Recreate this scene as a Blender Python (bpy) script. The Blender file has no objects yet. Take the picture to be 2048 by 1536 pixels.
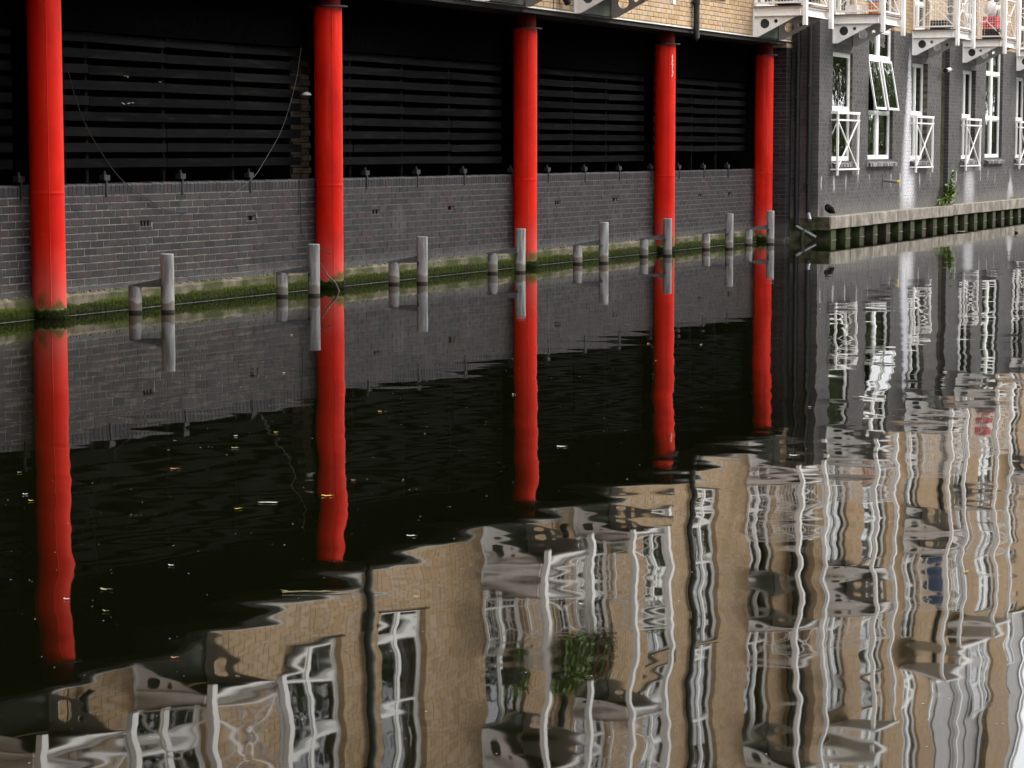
import bpy, bmesh, math, random
from mathutils import Vector, Matrix, noise
from mathutils.geometry import tessellate_polygon
random.seed(7)
R = math.radians
S = bpy.context.scene
COL = S.collection

# ------------------------------------------------------------------ camera
# world: +X runs along the canal wall to the right, +Y into the building, water surface z = 0
cam_d = bpy.data.cameras.new('camera'); cam = bpy.data.objects.new('camera', cam_d); COL.objects.link(cam)
PITCH, YAW = R(5.6393), R(24.7476)
fwd = Vector((math.cos(YAW)*math.cos(PITCH), math.sin(YAW)*math.cos(PITCH), -math.sin(PITCH)))
rgt = Vector((math.sin(YAW), -math.cos(YAW), 0)); upv = rgt.cross(fwd)
cam.matrix_world = Matrix(((rgt.x, upv.x, -fwd.x, 0), (rgt.y, upv.y, -fwd.y, -13.899), (rgt.z, upv.z, -fwd.z, 1.64), (0, 0, 0, 1)))
cam_d.sensor_width = 36; cam_d.lens = 4750/2048*36
cam_d.clip_start = .1; cam_d.clip_end = 2000
S.camera = cam

# ------------------------------------------------------------------ sky, sun, exposure
SUN_EL, SUN_AZ = 40, -46            # degrees; azimuth measured from +X towards +Y (sun over the far side of the canal)
W = bpy.data.worlds.new('World'); S.world = W; W.use_nodes = True
wn = W.node_tree; wn.nodes.clear()
wo = wn.nodes.new('ShaderNodeOutputWorld'); bg = wn.nodes.new('ShaderNodeBackground')
sk = wn.nodes.new('ShaderNodeTexSky'); sk.sky_type = 'NISHITA'; sk.sun_disc = False
sk.sun_elevation = R(SUN_EL); sk.sun_rotation = R(90-SUN_AZ); sk.air_density = 1.0; sk.dust_density = 3.0; sk.ozone_density = 1.0
hs = wn.nodes.new('ShaderNodeHueSaturation'); hs.inputs['Saturation'].default_value = .22
# overcast: an even bright cloud deck veils most of the clear sky
ov = wn.nodes.new('ShaderNodeMix'); ov.data_type = 'RGBA'; ov.inputs[0].default_value = .75; ov.inputs[7].default_value = (10, 10.1, 10.3, 1)
wn.links.new(sk.outputs[0], hs.inputs['Color']); wn.links.new(hs.outputs[0], ov.inputs[6]); wn.links.new(ov.outputs[2], bg.inputs['Color'])
bg.inputs['Strength'].default_value = .15
wn.links.new(bg.outputs[0], wo.inputs[0])
sun_d = bpy.data.lights.new('sun', 'SUN'); sun = bpy.data.objects.new('sun', sun_d); COL.objects.link(sun)
sun_d.energy = 1.5; sun_d.angle = R(35); sun_d.color = (1, .96, .9)
sv = Vector((math.cos(R(SUN_EL))*math.cos(R(SUN_AZ)), math.cos(R(SUN_EL))*math.sin(R(SUN_AZ)), math.sin(R(SUN_EL))))
sun.rotation_euler = sv.to_track_quat('Z', 'Y').to_euler(); sun.location = (30, -30, 40)
S.view_settings.view_transform = 'Standard'; S.view_settings.look = 'None'
S.view_settings.exposure = 1.38; S.view_settings.gamma = 1; S.view_settings.use_curve_mapping = False
S.cycles.max_bounces = 8; S.cycles.glossy_bounces = 4; S.cycles.transparent_max_bounces = 12

# ------------------------------------------------------------------ material helpers
class G:
    """tiny node graph helper"""
    def __init__(s, name):
        s.m = bpy.data.materials.new(name); s.m.use_nodes = True; s.t = s.m.node_tree; s.t.nodes.clear()
        s.out = s.t.nodes.new('ShaderNodeOutputMaterial'); s.b = s.t.nodes.new('ShaderNodeBsdfPrincipled')
        s.t.links.new(s.b.outputs[0], s.out.inputs[0])
    def n(s, ty, **k):
        x = s.t.nodes.new(ty)
        for a, v in k.items(): setattr(x, a, v)
        return x
    def put(s, sock, v):
        if isinstance(v, bpy.types.NodeSocket): s.t.links.new(v, sock)
        else: sock.default_value = v
    def pos(s): return s.n('ShaderNodeNewGeometry').outputs['Position']
    def obj(s): return s.n('ShaderNodeTexCoord').outputs['Object']
    def z(s): 
        x = s.n('ShaderNodeSeparateXYZ'); s.t.links.new(s.pos(), x.inputs[0]); return x.outputs
    def zo(s):
        x = s.n('ShaderNodeSeparateXYZ'); s.t.links.new(s.obj(), x.inputs[0]); return x.outputs
    def noise(s, scale, vec=None, detail=4, rough=.55, sx=1, sy=1, sz=1):
        v = vec if vec is not None else s.pos()
        if (sx, sy, sz) != (1, 1, 1):
            mp = s.n('ShaderNodeMapping'); s.t.links.new(v, mp.inputs[0]); mp.inputs['Scale'].default_value = (sx, sy, sz); v = mp.outputs[0]
        x = s.n('ShaderNodeTexNoise'); s.t.links.new(v, x.inputs['Vector'])
        x.inputs['Scale'].default_value = scale; x.inputs['Detail'].default_value = detail; x.inputs['Roughness'].default_value = rough
        return x.outputs[0]
    def math(s, op, a, b=0., c=0.):
        x = s.n('ShaderNodeMath', operation=op)
        for i, v in enumerate((a, b, c)): s.put(x.inputs[i], v)
        return x.outputs[0]
    def step(s, v, a, b, lo=0., hi=1.):
        x = s.n('ShaderNodeMapRange', interpolation_type='SMOOTHSTEP')
        s.put(x.inputs[0], v); s.put(x.inputs[1], a); s.put(x.inputs[2], b); s.put(x.inputs[3], lo); s.put(x.inputs[4], hi)
        return x.outputs[0]
    def mix(s, f, a, b, blend='MIX'):
        x = s.n('ShaderNodeMix', data_type='RGBA', blend_type=blend)
        s.put(x.inputs[0], f)
        for i, v in ((6, a), (7, b)):
            s.put(x.inputs[i], v if isinstance(v, bpy.types.NodeSocket) else (*v, 1))
        return x.outputs[2]
    def rnd(s):
        a = s.n('ShaderNodeNewGeometry').outputs['Random Per Island']; b = s.n('ShaderNodeObjectInfo').outputs['Random']
        return s.math('FRACT', s.math('ADD', a, b))
    def ramp(s, f, stops):
        x = s.n('ShaderNodeValToRGB'); e = x.color_ramp.elements
        while len(e) < len(stops): e.new(.5)
        for i, (p, c) in enumerate(stops): e[i].position = p; e[i].color = (*c, 1)
        s.t.links.new(f, x.inputs[0]); return x.outputs[0]
    def bump(s, h, dist=.01, strength=1.):
        x = s.n('ShaderNodeBump'); x.inputs['Strength'].default_value = strength; x.inputs['Distance'].default_value = dist
        s.t.links.new(h, x.inputs['Height']); s.t.links.new(x.outputs[0], s.b.inputs['Normal'])
    def fin(s, col=None, rough=.6, spec=.5, metal=0.):
        if col is not None: s.put(s.b.inputs['Base Color'], col if isinstance(col, bpy.types.NodeSocket) else (*col, 1))
        s.put(s.b.inputs['Roughness'], rough); s.b.inputs['Specular IOR Level'].default_value = spec; s.b.inputs['Metallic'].default_value = metal
        return s.m

M = {}
def plain(name, col, rough=.6, spec=.5, metal=0., var=.25, scale=14, bump=0.):
    g = G(name); nz = g.noise(scale, detail=5)
    c = g.mix(g.step(nz, .3, .7), tuple(x*(1-var) for x in col), tuple(min(1, x*(1+var)) for x in col))
    if bump: g.bump(g.noise(scale*4), bump)
    M[name] = g.fin(c, rough, spec, metal)

# dark purple-grey engineering brick, each brick its own tone; limescale runs and dust as wear
g = G('dark_brick'); c = g.ramp(g.rnd(), [(0, (.013, .0125, .015)), (.35, (.021, .0195, .0225)), (.6, (.026, .0215, .0245)), (.82, (.032, .0265, .028)), (.93, (.035, .020, .022)), (1, (.018, .018, .021))])
c = g.mix(g.step(g.noise(5.), .42, .75, 0, .45), c, (.048, .046, .048)); c = g.mix(g.step(g.noise(1.1, detail=5), .48, .68, 0, .5), c, (.012, .0115, .012)); c = g.mix(g.step(g.noise(1.7, g.obj() if 0 else g.pos(), detail=6, sz=.6), .58, .72, 0, .45), c, (.072, .068, .070))
run = g.noise(26, sx=1, sy=1, sz=.12, detail=2)
c = g.mix(g.step(run, .70, .78, 0, .38), c, (.24, .23, .23))
zz = g.z()[2]
c = g.mix(g.step(g.math('ADD', zz, g.math('MULTIPLY', g.noise(6.), .25)), .30, .52, .55, 0), c, (.105, .102, .10))
g.bump(g.noise(70., detail=3), .004); M['dark_brick'] = g.fin(c, .65, .2)
def lime_stains(g, c):
    P = g.zo()
    wob = g.math('MULTIPLY', g.math('SUBTRACT', g.noise(9, g.obj(), sz=1), .5), .28)
    for (cx, top, bot, w0, w1, k) in ((6.62, 3.85, .45, .10, .62, .95), (12.35, 3.4, .45, .06, .55, .6), (16.9, 1.2, .45, .05, .4, .7)):
        wdt = g.step(P[2], top, bot, w0, w1)
        d = g.math('DIVIDE', g.math('ABSOLUTE', g.math('ADD', g.math('SUBTRACT', P[0], cx), wob)), wdt)
        m = g.math('MULTIPLY', g.step(d, .3, 1.35, 1, 0), g.step(P[2], top, top-.5, 0, k))
        m = g.math('MULTIPLY', m, g.step(g.noise(30, g.obj(), sx=.5, sz=1.6), .34, .56, .4, 1)); m = g.math('MULTIPLY', m, g.step(g.math('ABSOLUTE', g.math('SUBTRACT', g.math('FRACT', g.math('DIVIDE', g.math('ADD', P[2], -.25), .075)), .5)), .36, .46, 1, .72))
        c = g.mix(m, c, (.70, .69, .73))
    # short lime runs below the weep holes
    u = g.math('ABSOLUTE', g.math('SUBTRACT', g.math('FRACT', g.math('ADD', g.math('DIVIDE', P[0], .83), g.math('MULTIPLY', g.noise(1.1, g.obj()), .5))), .5))
    m = g.math('MULTIPLY', g.math('MULTIPLY', g.step(u, .015, .08, 1, 0), g.step(g.noise(1.7, g.obj(), detail=3, sz=.4), .42, .58)), g.math('MULTIPLY', g.step(P[2], 1.2, 1.12, 0, 1), g.step(g.math('ADD', P[2], g.math('MULTIPLY', g.noise(4., g.obj()), .35)), 1.0, 1.15, 0, .8)))
    c = g.mix(m, c, (.45, .44, .43))
    c = g.mix(g.step(g.math('ADD', P[2], g.math('MULTIPLY', g.noise(4., g.obj()), .4)), .62, 1.0, .5, 0), c, (.17, .155, .14))
    return c
g = G('dark_brick_stained'); P = g.zo(); c = g.ramp(g.rnd(), [(0, (.036, .034, .038)), (.5, (.053, .048, .052)), (.85, (.068, .060, .061)), (1, (.056, .042, .044))])
c = g.mix(g.step(g.noise(3.), .4, .75, 0, .5), c, (.085, .078, .077)); c = g.mix(g.step(g.noise(8., g.obj(), sx=1, sy=1, sz=.06, detail=5), .52, .70, 0, .3), c, (.028, .026, .028))
c = g.mix(g.step(g.noise(22, g.obj(), sx=1, sy=1, sz=.1, detail=2), .69, .78, 0, .4), c, (.3, .29, .29))
c = lime_stains(g, c)
g.bump(g.noise(60., detail=3), .004); M['dark_brick_stained'] = g.fin(c, .6, .35)
g = G('tan_brick'); c = g.ramp(g.rnd(), [(0, (.33, .215, .115)), (.25, (.41, .28, .155)), (.5, (.45, .315, .19)), (.7, (.39, .255, .14)), (.88, (.46, .335, .23)), (1, (.34, .245, .165))])
c = g.mix(g.step(g.noise(9.), .45, .8, 0, .45), c, (.50, .40, .30)); c = g.mix(g.step(g.noise(40.), .55, .75, 0, .4), c, (.27, .18, .10))
g.bump(g.noise(90., detail=3), .004); M['tan_brick'] = g.fin(c, .8, .25)
plain('mortar_dark', (.108, .097, .076), .9, .2, var=.45, scale=11)
g = G('sill_brick'); P_ = g.zo(); c = g.mix(g.step(g.noise(26, g.obj(), sx=1, sy=1, sz=.12, detail=3), .5, .62, 0, .85), (.05, .046, .048), (.42, .41, .41)); M['sill_brick'] = g.fin(c, .7, .3)
plain('mortar_grey', (.13, .12, .105), .9, .2, var=.4, scale=6)
g = G('mortar_stained'); c = lime_stains(g, g.mix(g.step(g.noise(6.), .3, .7), (.12, .107, .082), (.20, .18, .13))); M['mortar_stained'] = g.fin(c, .9, .2)
plain('mortar_tan', (.19, .145, .095), .9, .2, var=.4, scale=8)
# red column paint: chalky low down, algae near the water
g = G('red_paint'); P = g.z(); c = g.mix(g.step(g.noise(3.), .3, .7), (.52, .009, .0025), (.62, .013, .0035))
c = g.mix(g.step(g.math('ADD', P[2], g.math('MULTIPLY', g.noise(5.), .3)), .2, .95, .62, 0), c, (.56, .10, .085))
c = g.mix(g.step(g.noise(60, sz=.25), .72, .78, 0, .7), c, (.40, .2, .17)); c = g.mix(g.step(g.noise(2.4, sz=.5, detail=7), .48, .68, 0, .55), c, (.36, .005, .0025)); c = g.mix(g.step(g.noise(9., sz=.08, detail=6), .56, .70, 0, .5), c, (.66, .045, .028)); c = g.mix(g.step(g.noise(30., sz=.05, detail=3), .66, .76, 0, .35), c, (.22, .012, .008))
al = g.math('ADD', P[2], g.math('MULTIPLY', g.math('SUBTRACT', g.noise(4.5, sx=1, sy=1, sz=.55, detail=7), .5), 1.05))
c = g.mix(g.step(al, .10, .24, .92, 0), c, (.075, .07, .018))
c = g.mix(g.step(g.math('ADD', P[2], g.math('MULTIPLY', g.noise(20.), .05)), .09, .15, .9, 0), c, (.22, .19, .13))
M['red_paint'] = g.fin(c, g.step(P[2], .3, 1.0, .8, .40), .14)
# galvanised steel of the fenders with tide marks
g = G('galvanised'); P = g.z(); c = g.mix(g.step(g.noise(22., sz=.12, detail=6), .35, .68), (.15, .147, .148), (.36, .355, .35))
c = g.mix(g.step(g.noise(50.), .68, .75, 0, .7), c, (.14, .09, .06))
zt = g.math('ADD', P[2], g.math('MULTIPLY', g.math('SUBTRACT', g.noise(9.), .5), .12))
c = g.mix(g.step(zt, .14, .17, .75, 0), c, (.33, .32, .31))
c = g.mix(g.step(zt, .10, .12, .85, 0), c, (.13, .10, .072)); c = g.mix(g.math('MULTIPLY', g.n('ShaderNodeObjectInfo').outputs['Random'], .45), c, (.11, .10, .098))
c = g.mix(g.step(P[2], .022, .032, 1, 0), c, (.012, .011, .008))
M['galvanised'] = g.fin(c, .6, .4, .0)
plain('red_shaded', (.06, .004, .003), .9, .1)  # darker copy of the column red: soffit shade put into the colour
plain('fender_plate', (.042, .040, .041), .7, .3)
plain('tan_dark', (.020, .0145, .009), .9, .1, var=.5, scale=9)  # much darker tan for the inner pier
g = G('black_slat'); c = g.mix(g.rnd(), (.0055, .0055, .0056), (.0098, .0095, .0096)); c = g.mix(g.step(g.noise(5., sx=.4, sz=3, detail=6), .5, .75, 0, .6), c, (.018, .017, .016)); M['black_slat'] = g.fin(c, .9, .0)
plain('black_paint', (.012, .012, .013), .5, .4)
plain('shade_black', (.0016, .0016, .0016), 1., .0)  # near-black that paints the shade above the slats
plain('soffit_dark', (.03, .027, .024), .9, .2)
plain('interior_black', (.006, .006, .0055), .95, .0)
plain('room_dark', (.05, .048, .04), .95, .05)
g = G('white_paint'); c = g.mix(g.step(g.noise(7., sz=.4, detail=6), .45, .75, 0, .5), (.84, .81, .78), (.66, .60, .56)); c = g.mix(g.step(g.noise(30., sz=.2), .68, .8, 0, .5), c, (.36, .27, .22)); M['white_paint'] = g.fin(c, .5, .4)
plain('white_frame', (.78, .77, .74), .4, .5, var=.06, scale=4)
plain('flashing', (.62, .60, .55), .6, .4, var=.2)
plain('panel_green', (.12, .135, .11), .6, .4, var=.15, scale=4)
plain('panel_grey', (.045, .045, .05), .5, .4)
plain('deck_brown', (.10, .055, .045), .8, .2)
g = G('concrete'); P = g.z(); c = g.mix(g.step(g.noise(4., detail=8), .3, .72), (.17, .15, .125), (.32, .29, .25))
c = g.mix(g.step(g.noise(3.1, sz=.3, detail=6), .48, .66, 0, .7), c, (.14, .11, .085)); c = g.mix(g.step(g.noise(14., sz=.1), .62, .72, 0, .4), c, (.11, .09, .065)); c = g.mix(g.step(g.noise(2.1, sz=.2), .62, .7, 0, .6), c, (.42, .40, .38)); c = g.mix(g.step(g.noise(2.2), .52, .68, 0, .6), c, (.075, .08, .035)); g.bump(g.noise(50.), .006); M['concrete'] = g.fin(c, .9, .2)
g = G('concrete_mossy'); c = g.mix(g.step(g.noise(6., detail=8), .35, .65), (.03, .036, .014), (.10, .09, .065)); g.bump(g.noise(40.), .01); M['concrete_mossy'] = g.fin(c, .95, .1)
g = G('ledge_concrete'); c = g.mix(g.step(g.noise(12., detail=7), .3, .7), (.075, .066, .046), (.15, .13, .092)); c = g.mix(g.step(g.noise(2.6, detail=6), .42, .6, 0, .85), c, (.035, .042, .012)); g.bump(g.noise(60.), .006); M['ledge_concrete'] = g.fin(c, .95, .15)
g = G('moss'); c = g.mix(g.step(g.noise(40., detail=4), .3, .7), (.007, .012, .002), (.030, .040, .004)); c = g.mix(g.step(g.noise(2.2, detail=5), .5, .68, 0, .8), c, (.022, .020, .010)); c = g.mix(g.step(g.z()[2], .085, .13, 0, .7), c, (.055, .066, .007)); c = g.mix(g.step(g.z()[2], .0, .05, .8, 0), c, (.006, .009, .003)); M['moss'] = g.fin(c, .95, .1)
g = G('sheet_steel'); P = g.z(); c = g.mix(g.step(g.noise(9., sz=.4, detail=6), .35, .65), (.022, .019, .012), (.060, .048, .032)); c = g.mix(g.step(g.noise(5.), .42, .6, 0, .8), c, (.035, .055, .014)); M['sheet_steel'] = g.fin(c, .85, .25)
plain('chrome_pipe', (.20, .205, .215), .45, .5, .3, var=.1)
plain('terracotta', (.045, .033, .029), .9, .2)
plain('zinc', (.26, .245, .235), .5, .4, .2, var=.12, scale=3)
plain('bark', (.09, .07, .05), .95, .1)
plain('bare_twig', (.10, .085, .065), .9, .2)
plain('bird_black', (.006, .0055, .0055), .8, .12)
plain('bird_leg', (.22, .2, .08), .6, .3)
plain('duck_brown', (.09, .075, .06), .8, .2)
plain('wire_pale', (.30, .30, .29), .8, .2)
plain('yellow_plastic', (.65, .48, .03), .5, .5)
plain('orange_pot', (.62, .22, .05), .6, .4)
plain('red_crate', (.55, .02, .04), .5, .4)
plain('purple_cloth', (.2, .1, .3), .9, .1)
plain('blue_cloth', (.055, .07, .12), .9, .1)
plain('dark_basket', (.035, .032, .03), .8, .2)
plain('white_sack', (.72, .68, .66), .9, .2, var=.1)
plain('wire_grey', (.05, .048, .045), .6, .4)
plain('wire_dark', (.012, .011, .010), .6, .3)
plain('blind_white', (.62, .64, .68), .8, .2, var=.08, scale=3)
plain('lamp_white', (.5, .49, .47), .3, .5, var=.05)
plain('towpath_gravel', (.28, .25, .2), .95, .1, scale=3)
plain('earth', (.16, .14, .1), .95, .1, scale=.5)
plain('glint_pale', (.22, .22, .20), .5, .5, var=.3, scale=9)  # pale colour standing in for sky reflected at the waterline
def leafmat(name, a, b, cc, tr=.25):
    g = G(name); c = g.ramp(g.rnd(), [(0, a), (.5, b), (1, cc)]); M[name] = g.fin(c, .5, .4)
leafmat('leaf_green', (.03, .06, .010), (.09, .16, .02), (.20, .24, .04))
leafmat('leaf_tree', (.035, .06, .016), (.07, .11, .028), (.11, .14, .045))
leafmat('leaf_flower', (.03, .07, .012), (.08, .13, .03), (.35, .06, .05))
for nm, cl in (('leaf_yellow', (.55, .38, .04)), ('leaf_orange', (.48, .22, .10)), ('leaf_pale', (.55, .53, .46)), ('leaf_straw', (.24, .21, .11))): plain(nm, cl, .6, .3, var=.3, scale=60)
# thin window glass: mirror by Fresnel, otherwise clear with a green-grey tint
g = G('window_glass'); t = g.t
tr = g.n('ShaderNodeBsdfTransparent'); tr.inputs[0].default_value = (.60, .68, .62, 1); gl = g.n('ShaderNodeBsdfGlossy'); gl.inputs['Roughness'].default_value = .015
fr = g.n('ShaderNodeFresnel'); fr.inputs[0].default_value = 1.6; mx = g.n('ShaderNodeMixShader')
bp = g.n('ShaderNodeBump'); bp.inputs['Distance'].default_value = .004; t.links.new(g.noise(2.5, detail=1), bp.inputs['Height']); t.links.new(bp.outputs[0], gl.inputs['Normal'])
t.links.new(g.math('MINIMUM', g.math('MULTIPLY', fr.outputs[0], 1.5), 1.), mx.inputs[0]); t.links.new(tr.outputs[0], mx.inputs[1]); t.links.new(gl.outputs[0], mx.inputs[2]); t.links.new(mx.outputs[0], g.out.inputs[0]); M['window_glass'] = g.m
# canal water: dark, mirror smooth, gentle ripples that die out under the wall
g = G('canal_water'); P = g.z()
h1 = g.noise(.9, detail=0); h2 = g.noise(2.1, detail=0); h4 = g.noise(5.5, detail=0); h3 = g.noise(.33, detail=1)
amp = g.step(P[1], -1.2, -10., .10, 1.)
hh = g.math('ADD', g.math('ADD', g.math('MULTIPLY', h1, .0046), g.math('ADD', g.math('MULTIPLY', h2, .0023), g.math('MULTIPLY', h4, .00038))), g.math('MULTIPLY', h3, .010))
hh = g.math('ADD', g.math('MULTIPLY', hh, amp), g.math('MULTIPLY', g.math('MULTIPLY', g.noise(15., detail=1), .00010), g.step(P[1], -8., -3.)))
g.bump(hh, 1.0)
g.b.inputs['IOR'].default_value = 1.38
M['canal_water'] = g.fin((.0034, .0040, .0012), .020, .5)

# ------------------------------------------------------------------ mesh helpers
class MB:
    def __init__(s): s.v = []; s.f = []; s.mi = []; s.cur = 0
    def face(s, *idx): s.f.append(idx); s.mi.append(s.cur)
    def box(s, x0, y0, z0, x1, y1, z1, skip=''):
        b = len(s.v)
        s.v += [(x0,y0,z0),(x1,y0,z0),(x1,y1,z0),(x0,y1,z0),(x0,y0,z1),(x1,y0,z1),(x1,y1,z1),(x0,y1,z1)]
        for k, q in (('b',(0,3,2,1)),('t',(4,5,6,7)),('f',(0,1,5,4)),('r',(1,2,6,5)),('k',(2,3,7,6)),('l',(3,0,4,7))):
            if k not in skip: s.face(*[b+i for i in q])
        return s
    def bar(s, p, q, w, h=None, up=(0, 0, 1)):
        """rectangular bar from p to q; w across, h along 'up'"""
        h = h or w; p = Vector(p); q = Vector(q); d = (q-p).normalized(); u = Vector(up)
        if abs(d.dot(u)) > .95: u = Vector((0, 1, 0))
        a = d.cross(u).normalized(); c = a.cross(d)
        b = len(s.v)
        for o in (p, q):
            for i, j in ((-1,-1),(1,-1),(1,1),(-1,1)): s.v.append(tuple(o + a*(i*w/2) + c*(j*h/2)))
        for q4 in ((0,1,2,3),(7,6,5,4),(0,4,5,1),(1,5,6,2),(2,6,7,3),(3,7,4,0)): s.face(*[b+i for i in q4])
        return s
    def tube(s, pts, r, n=10, cap=True):
        pts = [Vector(p) for p in pts]; rs = r if isinstance(r, (list, tuple)) else [r]*len(pts)
        b = len(s.v); a = None
        for i, p in enumerate(pts):
            d = (pts[min(i+1, len(pts)-1)] - pts[max(i-1, 0)]).normalized()
            if a is None:
                a = d.cross(Vector((0, 0, 1)) if abs(d.z) < .9 else Vector((1, 0, 0))).normalized()
            else: a = (a - d*a.dot(d)).normalized()
            c = d.cross(a)
            for k in range(n):
                t = 2*math.pi*k/n; s.v.append(tuple(p + (a*math.cos(t) + c*math.sin(t))*rs[i]))
        for i in range(len(pts)-1):
            for k in range(n):
                k2 = (k+1) % n; s.face(b+i*n+k, b+i*n+k2, b+(i+1)*n+k2, b+(i+1)*n+k)
        if cap:
            s.face(*[b+k for k in reversed(range(n))]); s.face(*[b+(len(pts)-1)*n+k for k in range(n)])
        return s
    def lathe(s, prof, c=(0, 0), n=40):
        b = len(s.v)
        for r, z in prof:
            for k in range(n): t = 2*math.pi*k/n; s.v.append((c[0]+r*math.cos(t), c[1]+r*math.sin(t), z))
        for i in range(len(prof)-1):
            for k in range(n): k2 = (k+1) % n; s.face(b+i*n+k, b+i*n+k2, b+(i+1)*n+k2, b+(i+1)*n+k)
        s.face(*[b+k for k in reversed(range(n))]); s.face(*[b+(len(prof)-1)*n+k for k in range(n)])
        return s
    def plate(s, outer, holes, o, u, v, t):
        """flat plate with holes; o + u*a + v*b, thickness vector t"""
        o = Vector(o); u = Vector(u); v = Vector(v); t = Vector(t)
        loops = [outer] + holes; flat = [p for l in loops for p in l]; N = len(flat)
        tris = tessellate_polygon([[Vector((p[0], p[1], 0)) for p in l] for l in loops])
        b = len(s.v)
        for k in (0, 1):
            for p in flat: s.v.append(tuple(o + u*p[0] + v*p[1] + t*k))
        for a, c, d in tris: s.face(b+a, b+c, b+d); s.face(b+N+d, b+N+c, b+N+a)
        i0 = 0
        for l in loops:
            n = len(l)
            for k in range(n): k2 = (k+1) % n; s.face(b+i0+k, b+i0+k2, b+N+i0+k2, b+N+i0+k)
            i0 += n
        return s
    def leaf(s, p, d, nrm, ln, w):
        p = Vector(p); d = Vector(d).normalized(); a = d.cross(Vector(nrm)).normalized(); nn = a.cross(d)
        b = len(s.v)
        s.v += [tuple(p), tuple(p+d*ln*.45+a*w/2-nn*ln*.04), tuple(p+d*ln-nn*ln*.12), tuple(p+d*ln*.45-a*w/2-nn*ln*.04)]
        s.face(b, b+1, b+2, b+3)
        return s
    def mesh(s, name, mats, smooth=False, recalc=False):
        me = bpy.data.meshes.new(name); me.from_pydata(s.v, [], s.f)
        for m in (mats if isinstance(mats, (list, tuple)) else [mats]): me.materials.append(M[m])
        if any(s.mi): me.polygons.foreach_set('material_index', s.mi)
        if recalc:
            bm = bmesh.new(); bm.from_mesh(me); bmesh.ops.recalc_face_normals(bm, faces=bm.faces); bm.to_mesh(me); bm.free()
        if smooth:
            me.polygons.foreach_set('use_smooth', [True]*len(me.polygons)); me.set_sharp_from_angle(angle=R(35))
        me.update(); return me
def ob(name, mb, mats, parent=None, loc=(0, 0, 0), smooth=False, recalc=False, **props):
    me = mb if isinstance(mb, bpy.types.Mesh) else mb.mesh(name, mats, smooth, recalc)
    o = bpy.data.objects.new(name, me); COL.objects.link(o); o.location = loc
    if parent: o.parent = parent
    for k, v in props.items(): o[k] = v
    return o
def root(name, label, cat, loc=(0, 0, 0), rz=0, group=None):
    o = bpy.data.objects.new(name, None); COL.objects.link(o); o.location = loc; o.rotation_euler = (0, 0, rz); o.empty_display_size = .2
    o['label'] = label; o['category'] = cat
    if group: o['group'] = group
    return o
def tag(o, label, cat, group=None):
    o['label'] = label; o['category'] = cat
    if group: o['group'] = group
    return o
def struct(name, mb, mats): return ob(name, mb, mats, kind='structure')
def kids(o): return [c for c in ALLC if c.parent == o]
def copy_tree(src, loc=None, rz=None, parent=None):
    c = src.copy(); COL.objects.link(c)
    if parent: c.parent = parent
    if loc is not None: c.location = loc
    if rz is not None: c.rotation_euler = (0, 0, rz)
    for ch in list(src.children): copy_tree(ch, parent=c)
    return c
def circle(cx, cy, r, n=24): return [(cx+r*math.cos(2*math.pi*k/n), cy+r*math.sin(2*math.pi*k/n)) for k in range(n)]

# ------------------------------------------------------------------ setting
w = MB(); w.v = [(-60,-13.3,0),(160,-13.3,0),(160,2,0),(-60,2,0)]; w.face(0,1,2,3); struct('water', w, 'canal_water')
w = MB().box(-60, -13.3, -1.9, 160, 2.5, -1.8); struct('canal_bed', w, 'earth')
w = MB().box(-400, -400, -.6, 600, -13.3, .34); struct('ground', w, 'earth')
w = MB().box(-60, -16.4, .344, 160, -13.25, .352); w.box(-60, -13.55, .352, 160, -13.22, .42); struct('towpath', w, 'towpath_gravel')
w = MB().box(-400, 12.5, -1, 600, 400, .3); struct('terrain', w, 'earth')

# ------------------------------------------------------------------ bricks
def sub_rect(r, ops):
    out = [r]
    for (a, b, c, d) in ops:
        nxt = []
        for (x0, z0, x1, z1) in out:
            if x1 <= a or x0 >= c or z1 <= b or z0 >= d: nxt.append((x0, z0, x1, z1)); continue
            if x0 < a: nxt.append((x0, z0, a, z1))
            if x1 > c: nxt.append((c, z0, x1, z1))
            xa, xb = max(x0, a), min(x1, c)
            if z0 < b: nxt.append((xa, z0, xb, b))
            if z1 > d: nxt.append((xa, d, xb, z1))
        out = [q for q in nxt if q[2]-q[0] > .018 and q[3]-q[1] > .018]
    return out
def brick_rects(x0, z0, x1, z1, ops, L=.225, H=.075, j=.010, off=0.):
    """(rect, is_whole) of every brick of a stretcher-bond field"""
    res = []; n = int(round((z1-z0)/H))
    for i in range(n):
        za = z0+i*H+j/2; zb = za+H-j
        x = x0 - (L/2 if i % 2 else 0) - off
        while x < x1:
            a, b = max(x+j/2, x0), min(x+L-j/2, x1)
            if b-a > .02:
                near = [o for o in ops if not (b <= o[0] or a >= o[2] or zb <= o[1] or za >= o[3])]
                if not near: res.append(((a, za, b, zb), b-a > L-j-1e-4))
                else: res += [(q, False) for q in sub_rect((a, za, b, zb), near)]
            x += L
    return res
def brick_field(parent, name, rects, mat, depth=.1, solo=None, y=0., smesh=None):
    """solo(rect) -> True: that brick is an object of its own; the rest joined as one 'stuff' part"""
    mb = MB(); ns = 0
    for (q, whole) in rects:
        x0, z0, x1, z1 = q; dy = random.uniform(-.0015, .0015)
        if solo and whole and ns < 300 and solo(q):
            ns += 1; o = ob('brick', smesh, None, parent, loc=((x0+x1)/2, y+dy, (z0+z1)/2)); o.rotation_euler = (random.uniform(-.01, .01), 0, random.uniform(-.012, .012)); continue
        mb.box(x0, y+dy, z0, x1, y+depth, z1, skip='k')
    if mb.v: ob(name, mb, mat, parent, kind='stuff')
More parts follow.
